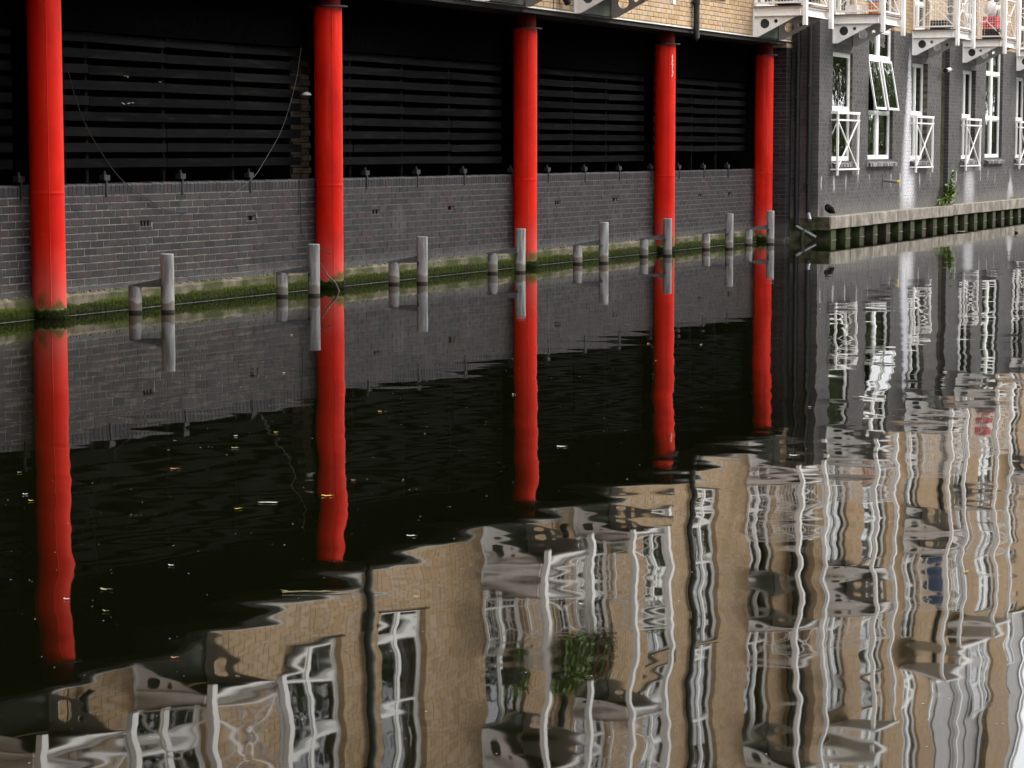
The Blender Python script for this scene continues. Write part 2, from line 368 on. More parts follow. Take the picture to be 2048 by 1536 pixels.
def one_brick(mat, L=.215, H=.065, D=.1):
    """a whole brick with slightly worn arrises, back left open"""
    mb = MB(); c = .004
    mb.v = [(-L/2,c,-H/2),(L/2,c,-H/2),(L/2,c,H/2),(-L/2,c,H/2),(-L/2+c,0,-H/2+c),(L/2-c,0,-H/2+c),(L/2-c,0,H/2-c),(-L/2+c,0,H/2-c),(-L/2,D,-H/2),(L/2,D,-H/2),(L/2,D,H/2),(-L/2,D,H/2)]
    mb.face(4,5,6,7)
    for k in range(4):
        k2 = (k+1) % 4; mb.face(k, k2, 4+k2, 4+k); mb.face(8+k, 8+k2, k2, k)
    return mb.mesh('brick', mat)
def wall_core(mb, x0, z0, x1, z1, ops, y0, y1, grow=.012):
    o2 = [(a-grow, b-grow, c+grow, d+grow) for a, b, c, d in ops]
    xs = sorted({x0, x1, *[min(max(v, x0), x1) for o in o2 for v in (o[0], o[2])]})
    for xa, xb in zip(xs, xs[1:]):
        if xb-xa < 1e-4: continue
        xm = (xa+xb)/2; zs = sorted((max(o[1], z0), min(o[3], z1)) for o in o2 if o[0] < xm < o[2] and o[3] > z0 and o[1] < z1)
        z = z0
        for a, b in zs:
            if a > z+1e-4: mb.box(xa, y0, z, xb, y1, a)
            z = max(z, b)
        if z1 > z+1e-4: mb.box(xa, y0, z, xb, y1, z1)

# ------------------------------------------------------------------ low brick wall under the building
COLX = [13.5, 19.10, 24.70, 30.31, 35.71, 40.61]
WX0, WX1 = 14.0, 41.05
cw = root('brick_wall', 'low dark purple-grey brick wall with soldier coping rising from the water between the red columns', 'wall')
AIR = [(18.2, 2), (21.0, 3), (23.14, 1), (26.12, 2), (28.22, 1), (31.74, 2), (33.92, 1), (37.73, 2), (39.2, 1)]
air_ops = [(x-.11, .8375, x+.11-.0, .9025) for x, _ in AIR]
mb = MB(); wall_core(mb, WX0, .19, WX1, 1.285, air_ops, .0035, .32, grow=-.004); ob('mortar_core', mb, 'mortar_dark', cw)
br = brick_rects(WX0, .20, WX1, 1.175, air_ops, off=.07)
BD = one_brick('dark_brick')
brick_field(cw, 'brick_courses', br, 'dark_brick', solo=lambda q: 18.40 < q[0] and q[2] < 23.35 , smesh=BD)
mb = MB(); x = WX0
while x < WX1-.03:                                     # soldier coping, slightly rounded upper edge
    dz = random.uniform(-.004, .004); b = len(mb.v); xa, xb = x+.004, x+.071
    pr = [(.0, 1.182), (-.004, 1.272+dz), (.004, 1.288+dz), (.02, 1.296+dz), (.215, 1.296+dz), (.215, 1.182)]
    for xx in (xa, xb):
        for p in pr: mb.v.append((xx, p[0], p[1]))
    mb.face(*[b+i for i in range(6)]); mb.face(*[b+6+i for i in reversed(range(6))])
    for i in range(5): mb.face(b+i, b+6+i, b+7+i, b+i+1)
    x += .075
ob('coping_bricks', mb, 'dark_brick', cw, kind='stuff')
for x, n in AIR:                                       # air bricks: a frame with slots
    mb = MB().box(x-.105, .06, .84, x+.105, .075, .90)
    ww = .21/(n*2+1)
    for k in range(n+1):
        xa = x-.105+k*2*ww*(1 if n > 0 else 0); mb.box(xa, .012, .842, min(xa+ww*.8, x+.105), .06, .898)
    ob('air_brick', mb, 'terracotta', cw)
mb = MB(); mb.v = []; n = int((WX1-WX0)/.06)           # rough concrete ledge with ragged mortar fillet
for i in range(n+1):
    x = WX0+i*(WX1-WX0)/n; r_ = noise.noise((x*5, 0, 3)); r2 = noise.noise((x*14, 2, 1)); 
    mb.v += [(x, .05, .222+.006*r2), (x, -.012+.006*r2, .218+.008*r2), (x, -.034, .196+.004*r_), (x, -.052+.008*r_, .186+.01*r_), (x, -.060+.006*r_, -.35)]
for i in range(n):
    for k in range(4): mb.face(i*5+k+1, i*5+5+k+1, i*5+5+k, i*5+k)
ob('ledge', mb, 'ledge_concrete', cw, smooth=True, recalc=False)
mb = MB(); n = int((WX1-WX0)/.05)
for i in range(n):                                     # crumbs of pale mortar along the top of the ledge
    if noise.noise((i*.11, 5, 2)) > -.25 and random.random() < .75:
        x = WX0+i*.05; hgt = random.uniform(.004, .012); mb.box(x, -.026, .209, x+random.uniform(.025, .05), .004, .2165+hgt)
ob('mortar_crumbs', mb, 'mortar_dark', cw, kind='stuff')
mb = MB(); n = int((WX1-WX0)/.018)                     # moss band: lumpy sheet and tufts
rows = 6
for i in range(n+1):
    x = WX0+i*(WX1-WX0)/n; top = .120+.03*noise.noise((x*1.7, 0, 0))+.02*noise.noise((x*7, 0, 0))+.012*noise.noise((x*23, 0, 0))
    for k in range(rows):
        t = k/(rows-1); mb.v.append((x, -.066-.02*math.sin(math.pi*min(1, t*.8+.1))-.012*noise.noise((x*25, t*8, 4)), top*(1-t)-.03*t))
for i in range(n):
    for k in range(rows-1): a = i*rows+k; mb.face(a+1, a+rows+1, a+rows, a)
for i in range(9000):
    x = random.uniform(WX0+3.8, WX1); t = random.random(); top = .124+.03*noise.noise((x*1.7, 0, 0))+.02*noise.noise((x*7, 0, 0))
    z = .012+(top-.012)*t; mb.leaf((x, -.078-random.uniform(0, .012), z), (random.uniform(-.6, .6), -.6, random.uniform(-1, .6)), (random.uniform(-1, 1), -1, .5), random.uniform(.008, .017), .006)
ob('moss_band', mb, 'moss', cw, kind='stuff')
mb = MB(); mb.box(WX0, -.0935, .0015, WX1, -.0885, .003); ob('sky_glint_line', mb, 'glint_pale', cw)  # thin strip painting the bright sky reflection along the water's edge
BRK = [18.95-.1, 20.29, 21.71, 23.12, 25.88, 27.26, 28.63, 30.15, 31.4, 32.76, 34.12, 35.45, 36.71, 37.89, 39.10]
def holdfast_mesh():
    m = MB(); m.box(-.013, -.012, -.135, .013, -.004, .03); m.box(-.05, -.016, .03, .05, .05, .085); m.tube([(0, .02, .085), (0, .02, .125)], .012, 8); m.tube([(0, .02, .085), (0, .02, .098)], .022, 6)
    return m.mesh('holdfast', 'black_paint')
HM = holdfast_mesh()
for x in BRK: ob('holdfast', HM, None, cw, loc=(x, 0, 1.297))

# ------------------------------------------------------------------ black slatted screens
SCR_L = ['black slatted screen left of the nearest red column, cut off by the picture edge', 'black slatted screen with hanging pale wire, between first and second red column', 'black slatted screen between second and third red column from the left',
         'black slatted screen between third and fourth red column from the left', 'black slatted screen with a missing bottom slat, between fourth and fifth red column']
bounds = [14.1] + COLX[1:]
for b in range(5):
    xa = bounds[b]+(.32 if b else 0); xb = bounds[b+1]-.10
    sc = root('slatted_screen', SCR_L[b], 'screen', (0, 0, 0), group='black slatted screens behind the red columns')
    cuts = [xa] + [x for x in BRK if xa+.25 < x < xb-.2] + [xb]
    for i in range(10):
        z0 = 1.455 + i*.1585
        if b == 4 and i == 0: continue
        j = 0
        while j < len(cuts)-1:
            span = 2 if (j+2 < len(cuts) and random.random() < .7) else 1
            a, c = cuts[j], cuts[min(j+span, len(cuts)-1)]
            g0 = .02 if (i == 1 and random.random() < .4) else .003
            tilt = random.uniform(-.007, .007); yo = random.uniform(-.004, .004)
            m = MB(); bq = 0
            m.v = [(a+g0, .19+yo, z0-tilt), (c-.003, .19-yo, z0+tilt), (c-.003, .215-yo, z0+tilt), (a+g0, .215+yo, z0-tilt), (a+g0, .184+yo, z0+.092-tilt), (c-.003, .184-yo, z0+.092+tilt), (c-.003, .209-yo, z0+.092+tilt), (a+g0, .209+yo, z0+.092-tilt)]
            for q4 in ((0,3,2,1),(4,5,6,7),(0,1,5,4),(1,2,6,5),(2,3,7,6),(3,0,4,7)): m.face(*q4)
            ob('slat', m, 'black_slat', sc); j += span
    for x in cuts[1:-1]: ob('screen_post', MB().box(x-.02, .225, 1.30, x+.02, .27, 3.3), 'interior_black', sc); 

# ------------------------------------------------------------------ red columns
CL = ['nearest and widest red column, its head cut off by the picture top, mossy foot', 'second red column from the left, bare twig leaning at its mossy foot', 'third red column from the left, tall grey fender standing right before its foot',
      'fourth red column from the left, with a white glint near its head', 'farthest red column, beside the dark brick pier and black drainpipes']
def make_column(label):
    c = root('red_column', label, 'column', group='red steel columns along the canal wall')
    pr = [(.166, -.5), (.166, .4), (.166, 1.19), (.166, 1.207), (.168, 1.213), (.168, 1.224), (.166, 1.230), (.166, 1.25), (.166, 2.2), (.166, 3.30)]
    ob('shaft', MB().lathe(pr, n=56), 'red_paint', c, smooth=True)
    m = MB(); 
    for k in range(9): t = k/9*math.pi*2; m.bar((.1655*math.cos(R(222)), .1655*math.sin(R(222)), .12), (.1655*math.cos(R(222)), .1655*math.sin(R(222)), 3.3), .006, .006)
    ob('weld_seam', MB().bar((.1665*math.cos(R(222)), .1665*math.sin(R(222)), .12), (.1665*math.cos(R(222)), .1665*math.sin(R(222)), 3.29), .008, .005), 'red_paint', c)
    ob('collar_plate', MB().lathe([(.235, 3.30), (.235, 3.318)], n=40), 'black_paint', c, smooth=True)
    ob('head', MB().lathe([(.150, 3.318), (.150, 3.60)], n=40), 'red_shaded', c, smooth=True)  # head coloured dark to paint in the shade under the soffit
    m = MB(); n = 56
    for k in range(n):
        t = 2*math.pi*k/n; top = .085+.03*noise.noise((math.cos(t)*3, math.sin(t)*3, 1))
        for j, zf in enumerate((1.1, .9, .5, .1, -.6)):
            r_ = .169+.012*(1 if 0 < j < 4 else -.3)+.006*noise.noise((math.cos(t)*9, math.sin(t)*9, zf*5)); m.v.append((r_*math.cos(t), r_*math.sin(t), top*zf))
    for k in range(n):
        for j in range(4): a = k*5+j; b = ((k+1) % n)*5+j; m.face(a+1, b+1, b, a)
    for i in range(600):
        t = random.uniform(0, 2*math.pi); z = random.uniform(.012, .095)
        m.leaf((.178*math.cos(t), .178*math.sin(t), z), (math.cos(t)+random.uniform(-.6, .6), math.sin(t), random.uniform(-1, .5)), (0, 0, 1), .02, .008)
    ob('moss_foot', m, 'moss', c, kind='stuff')
    return c
col0 = make_column(CL[0]); col0.location = (COLX[1], -.13, 0)
for i in range(1, 5):
    c = copy_tree(col0, (COLX[i+1], -.13, 0), rz=R((0, 4, -5, 0, -3)[i])); c['label'] = CL[i]; FOURTH = c if i == 3 else globals().get('FOURTH')

m = MB(); rd = random.Random(3)
for i in range(16):
    z = 3.13-i*.022+rd.uniform(-.01, .01); a = math.atan2(-.90, -.43)+rd.uniform(-.06, .06); hw = rd.uniform(.006, .022)*(1.6 if i < 3 else 1)
    e = Vector((math.cos(a), math.sin(a), 0)); t_ = Vector((-e.y, e.x, 0)); c0 = e*.1675
    b = len(m.v); w_ = rd.uniform(.003, .009)
    m.v += [tuple(c0-t_*w_+Vector((0, 0, z-hw))), tuple(c0+t_*w_*.6+Vector((0, 0, z-hw*.8))), tuple(c0+t_*w_+Vector((0, 0, z+hw*.7))), tuple(c0-t_*w_*.5+Vector((0, 0, z+hw)))]; m.face(b, b+1, b+2, b+3)
ob('glint_flecks', m, 'white_sack', FOURTH, kind='stuff')  # white flecks painting a sky glint on the shaft
# ------------------------------------------------------------------ grey fender pairs
FT = [20.32, 23.31, 26.00, 28.90, 31.81, 34.38, 37.21, 39.34]
FS = [20.11, 23.03, 25.73, 28.56, 31.43, 34.02, 36.79, 38.91]
FL = ['pair of grey steel fender pipes nearest the viewer, right of the first red column', 'grey fender pair just left of the second red column, twig behind it', 'brown-grey fender pair, alone before the bricks right of the second red column',
      'grey fender pair whose tall pipe stands before the third red column', 'pale grey fender pair alone before the bricks, right of the third red column', 'grey fender pair whose tall pipe stands before the fourth red column',
      'grey fender pair alone before the bricks, left of the farthest red column', 'farthest grey fender pair, at the foot of the farthest red column']
for i in range(8):
    fr_ = root('fender_frame', FL[i], 'fender', (FT[i], -.70, 0), group='grey steel fenders along the canal wall')
    dx = FS[i]-FT[i]; dy = .25; hz = .585+random.uniform(-.008, .008); lean = random.uniform(-.018, .018)
    ob('tall_pipe', MB().lathe([(.068, -.6), (.068, hz-.004), (.064, hz), (.0, hz)], n=28), 'galvanised', fr_, smooth=True).rotation_euler = (0, lean, 0)
    ob('short_pipe', MB().lathe([(.067, -.6), (.067, .262), (.063, .266), (.0, .266)], n=28), 'galvanised', fr_, loc=(dx, dy, 0), smooth=True)
    d = Vector((dx, dy, 0)).normalized(); nn = Vector((-d.y, d.x, 0)); L_ = math.hypot(dx, dy)
    m = MB().plate([(-.068, 0), (L_-.0, 0), (L_+.066, .0), (L_+.066, .012), (.06, .075), (-.068, .075)][1:5] + [(.06, 0)], [], Vector((0, 0, .268))-nn*.005, d, (0, 0, 1), nn*.010)
    ob('gusset', m, 'fender_plate', fr_, recalc=True)
    m = MB().plate([(.055, -.062), (L_+.06, -.062), (L_+.06, .062), (.055, .062)], [], (0, 0, .262), d, nn, (0, 0, .008)); ob('cap_plate', m, 'fender_plate', fr_, recalc=True)

# ------------------------------------------------------------------ balcony, window builders (facade coordinates: x along, -y outward)
BW, BDP = 1.45, .90
def rail_panel(length, z0, along, org, ring=True, mesh=False):
    """X-braced panel with centre ring; 'along' unit vector, org start point"""
    m = MB(); a = Vector(along); o = Vector(org)
    P = lambda t, z: tuple(o + a*t + Vector((0, 0, z0+z)))
    m.bar(P(0, .06), P(length, .06), .035, .028); m.bar(P(0, 1.0), P(length, 1.0), .05, .035); m.bar(P(0, .88), P(length, .88), .028, .022)
    for t in (.015, length-.015): m.bar(P(t, -.02), P(t, .99), .03, .03)
    k = max(1, round(length/1.0)); Lc = length/k
    for q in range(k):
        cx = Lc*(q+.5); rr = .085 if ring else 0
        for sx in (-1, 1):
            for (ez) in (.075, .87):
                e = Vector((sx*(Lc/2-.03), ez-.47)); e2 = e.normalized()*rr
                m.bar(P(cx+e.x, ez), P(cx+e2.x, .47+e2.y), .016, .02)
        if ring:
            pts = [P(cx+.085*math.cos(2*math.pi*i/16), .47+.085*math.sin(2*math.pi*i/16)) for i in range(17)]; m.tube(pts, .011, 6, cap=False)
        if q: m.bar(P(Lc*q, .07), P(Lc*q, .99), .02, .02)
    return m
def wire_mesh(length, z0, along, org):
    m = MB(); a = Vector(along); o = Vector(org); P = lambda t, z: tuple(o + a*t + Vector((0, 0, z0+z)))
    n = int(length/.055)
    for i in range(n+1): m.bar(P(i*length/n, .07), P(i*length/n, .86), .004)
    for i in range(15): m.bar(P(0, .08+i*.055), P(length, .08+i*.055), .004)
    return m
def make_balcony(parent, x0, zL, plate_mat='panel_green', posts_to=None, wire=False, name='balcony'):
    zb, zt = zL-.165, zL-.012; yo = -BDP; x1 = x0+BW
    m = MB()                                          # channels: two sides and front, flanges outward
    for xs, s in ((x0, 1), (x1, -1)):
        wx = xs+s*.045; m.box(min(wx, wx+s*.01), yo+.05, zb, max(wx, wx+s*.01), -.022, zt)
        for za in (zb, zt-.014): m.box(min(xs, wx-s*.0), yo+.05, za, max(xs, wx), -.022, za+.014)
        m.box(min(xs, wx), yo+.052, zb+.0145, max(xs, wx), yo+.062, zt-.0145)
    m.box(x0+.058, yo+.045, zb, x1-.058, yo+.055, zt)
    for za in (zb, zt-.014): m.box(x0, yo, za, x1, yo+.0448, za+.014)
    for xs in (x0, x1-.01): m.box(xs, yo, zb+.0145, xs+.01, yo+.0448, zt-.0145)
    bal = ob(name, m, 'white_paint', parent)
    ob('deck', MB().box(x0-.025, yo-.01, zt+.001, x1+.025, -.02, zL+.004), 'deck_brown', bal)
    tri = [(.022, -.345), (.085, -.345), (.74, -.02), (.78, 0), (.022, 0)]
    for xs in (x0+.046, x1-.056):
        m = MB().plate(tri, [circle(.20, -.125, .082), circle(.40, -.085, .034, 16)], (xs, 0, zb-.001), (0, -1, 0), (0, 0, 1), (.01, 0, 0))
        m.box(xs-.046 if xs < (x0+x1)/2 else xs-.004, -.0215, zb-.346, xs+.014 if xs < (x0+x1)/2 else xs+.056, -.001, zt)
        ob('bracket', m, 'white_paint', bal, recalc=True)
    ob('back_panel', MB().box(x0+.07, -.012, zb-.346, x1-.07, -.003, zt-.01), plate_mat, bal)
    if posts_to:
        for xs in (x0-.01, x1+.01): ob('post', MB().box(xs-.048, yo-.075, zL-.33, xs+.048, yo-.012, posts_to), 'white_paint', bal)
    for al, og, ln in (((0, -1, 0), (x0+.02, -.02, 0), BDP-.03), ((0, -1, 0), (x1-.02, -.02, 0), BDP-.03), ((1, 0, 0), (x0+.03, yo+.02, 0), BW-.06)):
        rl = ob('railing', rail_panel(ln, zL, al, og), 'white_paint', bal)
        if wire and al[1]: ob('wire_mesh', wire_mesh(ln, zL, al, og), 'white_paint', bal)
    return bal
def make_window(parent, x0, x1, z0, z1, cols, rows, rec=.085, mull=.07, blinds=(), opened=(), name='window', sill=None, gone=()):
    """frame with cols x rows lights; rows given as inner split heights above z0"""
    fb = .055; m = MB(); ya, yb = rec, rec+.06
    m.box(x0, ya, z0, x0+fb, yb, z1); m.box(x1-fb, ya, z0, x1, yb, z1); m.box(x0+fb, ya, z0, x1-fb, yb, z0+fb); m.box(x0+fb, ya, z1-fb, x1-fb, yb, z1)
    xs = [x0+fb] + sum([[x0+(x1-x0)*k/cols-mull/2, x0+(x1-x0)*k/cols+mull/2] for k in range(1, cols)], []) + [x1-fb]
    for k in range(1, cols): xm = x0+(x1-x0)*k/cols; m.box(xm-mull/2, ya-.006, z0+fb, xm+mull/2, yb, z1-fb)
    zs = [z0+fb] + sum([[z0+r-.03, z0+r+.03] for r in rows], []) + [z1-fb]
    for k in range(cols):
        for r in rows: m.box(xs[2*k], ya-.003, z0+r-.03, xs[2*k+1], yb, z0+r+.03)
    win = ob(name, m, 'white_frame', parent)
    if sill: ob('sill', sill[0], sill[1], win)
    for k in range(cols):
        for r in range(len(rows)+1):
            a, b, c, d = xs[2*k], zs[2*r], xs[2*k+1], zs[2*r+1]; idx = (k, r)
            if idx in gone: continue
            if idx in opened:                          # top-hung sash swung out at the bottom
                sw = R(10); m = MB(); hh = d-b; e = .045
                m.box(0, -.03, -hh, e, .0, 0); m.box(c-a-e, -.03, -hh, c-a, .0, 0); m.box(e, -.03, -hh, c-a-e, 0, -hh+e); m.box(e, -.03, -e, c-a-e, 0, 0)
                so = ob('sash', m, 'white_frame', win, loc=(a, ya-.012, d-.005)); so.rotation_euler = (-sw, 0, 0)
                po = ob('pane', MB().box(e, -.018, -hh+e, c-a-e, -.013, -e), 'window_glass', win, loc=(a, ya-.012, d-.005)); po.rotation_euler = (-sw, 0, 0)
                ob('stay', MB().bar((a+.02, ya+.02, d-.12), (a+.02, ya-.09, d-.30), .012), 'black_paint', win)
                continue
            e = .028; mm = MB(); yy = ya+.012                # inner bead, then glass
            mm.box(a, yy, b, a+e, yb-.012, d); mm.box(c-e, yy, b, c, yb-.012, d); mm.box(a+e, yy, b, c-e, yb-.012, b+e); mm.box(a+e, yy, d-e, c-e, yb-.012, d)
            ob('bead', mm, 'white_frame', win)
            ob('pane', MB().box(a+e, yy+.014, b+e, c-e, yy+.019, d-e), 'window_glass', win)
            if idx in blinds: ob('blind', MB().box(a+.01, yb+.05, b, c-.01, yb+.056, d), 'blind_white', win)
    return win
def room_boxes(parent, ops, dep=.9):
    for (a, b, c, d) in ops:
        mb = MB()                           # open-fronted dark rooms behind the openings
        y0, y1 = .20, .20+dep; a -= .0; c += .0
        mb.box(a-.06, y0, b-.06, a-.02, y1, d+.06); mb.box(c+.02, y0, b-.06, c+.06, y1, d+.06)
        mb.box(a-.02, y0, b-.06, c+.02, y1, b-.02); mb.box(a-.02, y0, d+.02, c+.02, y1, d+.06); mb.box(a-.06, y1+.001, b-.06, c+.06, y1+.04, d+.06)
        ob('room', mb, 'room_dark', parent)

# ------------------------------------------------------------------ building on the columns (tan brick)
A = root('apartment_building', 'tan brick apartment building standing on red columns over the water, white steel balconies', 'building', (0, -.40, 0))
AX0, AX1, AZ0, AZT = 13.0, 41.35, 3.60, 12.3
LV = [4.08, 6.73, 9.38]
BAL_A = [17.2, 20.05, 28.32, 31.38, 39.17]
WIN_A = [(14.6, 15.8), (23.2, 24.48), (25.42, 26.62), (34.2, 35.42), (36.55, 37.68)]
ops = []; doors = []
for L in LV:
    for a, c in WIN_A: ops.append((a, L+.09, c, L+2.50))
    for x in BAL_A: ops.append((x+.1, L+.02, x+BW-.1, L+2.15))
mb = MB(); wall_core(mb, AX0, AZ0-.012, AX1-.012, AZT, ops, .006, .30); ob('wall', mb, 'mortar_tan', A)
wallA = A.children[-1]
BT = one_brick('tan_brick')
rects = brick_rects(AX0, AZ0, AX1, AZT, ops)
brick_field(wallA, 'brick_courses', rects, 'tan_brick', solo=lambda q: q[0] > 29.7 and q[3] < 4.2 and not any(x-.05 < q[0] < x+BW and q[3] < 4.1 for x in (31.38,)) and q[2] < 39.2, smesh=BT)
ob('lintel_strip', MB().box(AX0, -.012, 3.566, AX1-.02, .06, 3.586), 'flashing', A)
PX0 = AX1-.34
ob('soffit', MB().box(AX0, .02, 3.50, AX1-.34, 6.0, 3.562), 'soffit_dark', A)
mb = MB().box(AX0, .31, 3.57, AX1, .4, AZT); mb.cur = 0
ob('parapet_cap', MB().box(AX0-.05, -.05, AZT, AX1+.05, 9, AZT+.12), 'flashing', A)
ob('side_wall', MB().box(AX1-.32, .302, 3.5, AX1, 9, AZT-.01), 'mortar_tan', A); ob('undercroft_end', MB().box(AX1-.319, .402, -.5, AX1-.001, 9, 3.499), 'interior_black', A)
ob('shade_board', MB().box(AX0, .53, 2.83, PX0, .62, 3.49), 'shade_black', A)  # board added to paint the darkness below the soffit
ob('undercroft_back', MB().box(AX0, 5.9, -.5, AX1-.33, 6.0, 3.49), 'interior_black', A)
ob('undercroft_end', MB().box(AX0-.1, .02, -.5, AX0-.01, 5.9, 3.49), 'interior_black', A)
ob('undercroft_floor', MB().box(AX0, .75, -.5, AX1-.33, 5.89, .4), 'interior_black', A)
room_boxes(A, ops)
# dark pier at the right-hand end, tan above z = 3.45
PX = AX1-.31
mb = MB().box(PX+.009, .009, -.5, AX1-.009, .40, 3.55); ob('pier', mb, 'mortar_grey', A); pier = A.children[-1]
mb = MB()
for i in range(46):
    z = .08+i*.075; mb.cur = 1 if z > 3.38 else 0
    zb_, zt_ = z+.005, z+.07
    if i % 2: mb.box(PX, 0, zb_, PX+.20, .10, zt_); mb.box(PX+.21, 0, zb_, AX1, .10, zt_); mb.box(PX, .11, zb_, PX+.1, .325, zt_); mb.box(PX, .335, zb_, PX+.1, .40, zt_)
    else: mb.box(PX, 0, zb_, PX+.095, .21, zt_); mb.box(PX+.105, 0, zb_, AX1, .10, zt_); mb.box(PX, .22, zb_, PX+.1, .40, zt_)
ob('brick_courses', mb, ['dark_brick', 'tan_brick'], pier, kind='stuff')
mb = MB()
for i in range(30):                                    # the old brick pier half seen through the slats
    z = .9+i*.075; o = .11 if i % 2 else 0
    for k in range(2): mb.box(24.86+k*.225-o*.4, .85+.002*k, z+.005, 24.86+k*.225+.215-o*.4, 1.05, z+.07)
mb2 = MB().box(24.8, .86, .4, 25.25, 1.1, 3.49); pr_ = ob('inner_pier', mb2, 'interior_black', A); ob('brick_courses', mb, 'tan_dark', pr_, kind='stuff')
for L in LV:
    for i, x in enumerate(BAL_A):
        bl = make_balcony(A, x, L, 'panel_green', posts_to=(9.4 if L == LV[0] else None), wire=(L == LV[0] and i in (2, 4)))
        make_window(A, x+.1, x+BW-.1, L+.02, L+2.15, 2, [.55], rec=.06, mull=.10, name='balcony_door', blinds=[(0, 1)] if (i+int(L)) % 3 == 0 else ())
    for i, (a, c) in enumerate(WIN_A):
        bl = {(4, 1): [(0, 2), (1, 2), (0, 1)], (3, 1): [(0, 2), (1, 2), (0, 1), (1, 1)], (2, 2): [(0, 2)], (4, 2): [(0, 1), (0, 2)]}.get((i, LV.index(L)), [])
        make_window(A, a, c, L+.09, L+2.50, 2, [.28, 1.12], blinds=bl)
        ob('window_ledge', MB().box(a-.06, -.03, L+.03, c+.06, .08, L+.078), 'soffit_dark', A)
def pipe(parent, x, y, z0, z1, r=.045, shoe=None, mat='black_paint', coll=True):
    pts = [(x, y, z1), (x, y, z0)]
    if shoe: pts += [(x+shoe[0]*.4, y+shoe[1]*.4, z0-.05), (x+shoe[0], y+shoe[1], z0+shoe[2])]
    m = MB().tube(pts, r, 14)
    z = z0+.5
    while coll and z < z1-.2:
        m.tube([(x, y, z), (x, y, z+.07)], r*1.18, 14); m.box(x-.09, y+.0, z+.02, x+.09, y+.05, z+.045); z += 1.75
    return ob('drainpipe', m, mat, parent, smooth=True)
pipe(A, 36.22, -.065, 3.46, AZT-.3, .05, shoe=(.012, -.03, -.06)); pipe(A, 25.03, -.065, 3.56, AZT-.3, .05, shoe=(.012, -.03, -.06))
pipe(A, 30.86, -.07, 3.80, AZT-.3, .05, shoe=(.09, -.03, -.12)); pipe(A, 19.12, -.07, 3.80, AZT-.3, .05, shoe=(.09, -.03, -.12))
for x in (30.66, 18.92): ob('movement_joint', MB().box(x-.012, -.004, 3.59, x+.012, -.0005, AZT-.02), 'soffit_dark', A)

# ------------------------------------------------------------------ second building (dark brick below, tan above)
BANG = R(1.35)
B = root('apartment_building', 'apartment building with dark grey brick ground floor behind the quay, tan brick above', 'building', (41.36, -.915, 0), BANG)
DS = -.31                                              # local x = s + DS so that the corner sits at x = 0
BL = 27.0
BAL_B = [x+DS+.0 for x in (1.12, 7.08, 11.71, 17.64, 22.6)]
nar = [(x+.06, x+1.42) for x in BAL_B]; wide = [(3.72+DS, 5.62+DS), (14.22+DS, 16.1+DS)]
RECESS = (9.74+DS, .3, 10.5+DS, 4.0)
ops_g = [(a, 1.43, c, 3.43) for a, c in nar] + [(a, 1.45, c, 3.995) for a, c in wide]
ops_u = []
for L in LV[:2]+[9.38]:
    ops_u += [(a, L-.075, c, L+2.5) for a, c in wide]
    ops_u += [(x+.1, L+.02, x+BW-.1, L+2.15) for x in BAL_B]
mb = MB(); wall_core(mb, .012, .2, BL, 4.0, ops_g+[RECESS], .004, .28); ob('wall', mb, 'mortar_stained', B); wB = B.children[-1]
brick_field(wB, 'brick_courses', brick_rects(0, .25, BL, 4.0, ops_g+[RECESS]), 'dark_brick_stained')
BZT = 14.6
# brick heights: full height bays, lower bays under the zinc roof
bays = [(0, 9.3, BZT), (9.3, 15.2, 10.2), (15.2, 17.6, BZT), (17.6, BL, 10.2)]
mb = MB(); rr = []
for a, b, zt in bays:
    o2 = [o for o in ops_u if o[3] < zt+1.4 and o[1] < zt-.4]; o2 = [(p, q, r_, min(s_, zt-.15)) for p, q, r_, s_ in o2]
    wall_core(mb, a+(.012 if a == 0 else 0), 4.0, b, zt, o2, .009, .28); rr += brick_rects(a, 4.0, b, 4.0+.075*int((zt-4.0)/.075), o2)
ob('upper_wall', mb, 'mortar_tan', B); brick_field(B.children[-1], 'brick_courses', rr, 'tan_brick')
mb = MB().box(RECESS[0]-.02, .284, .2, RECESS[2]+.02, .45, 4.0); ob('recess_back', mb, 'panel_grey', B)
mb = MB()                                              # return face at the corner (towards the viewer's left): courses end on
for i in range(int((BZT-.25)/.075)):
    z = .25+i*.075; mb.cur = 1 if z > 3.95 else 0; zb_, zt_ = z+.005, z+.07
    if i % 2: mb.box(-.002, .102, zb_, .1, .315, zt_); mb.box(-.002, .325, zb_, .1, .52, zt_)
    else: mb.box(-.002, .102, zb_, .1, .205, zt_); mb.box(-.002, .215, zb_, .1, .43, zt_); mb.box(-.002, .44, zb_, .1, .52, zt_)
rc = ob('return_wall', MB().box(.009, .281, -1.2, .25, 9, BZT-.01), 'mortar_grey', B); ob('brick_courses', mb, ['dark_brick_stained', 'tan_brick'], rc, kind='stuff')
room_boxes(B, ops_g+ops_u, dep=.8)
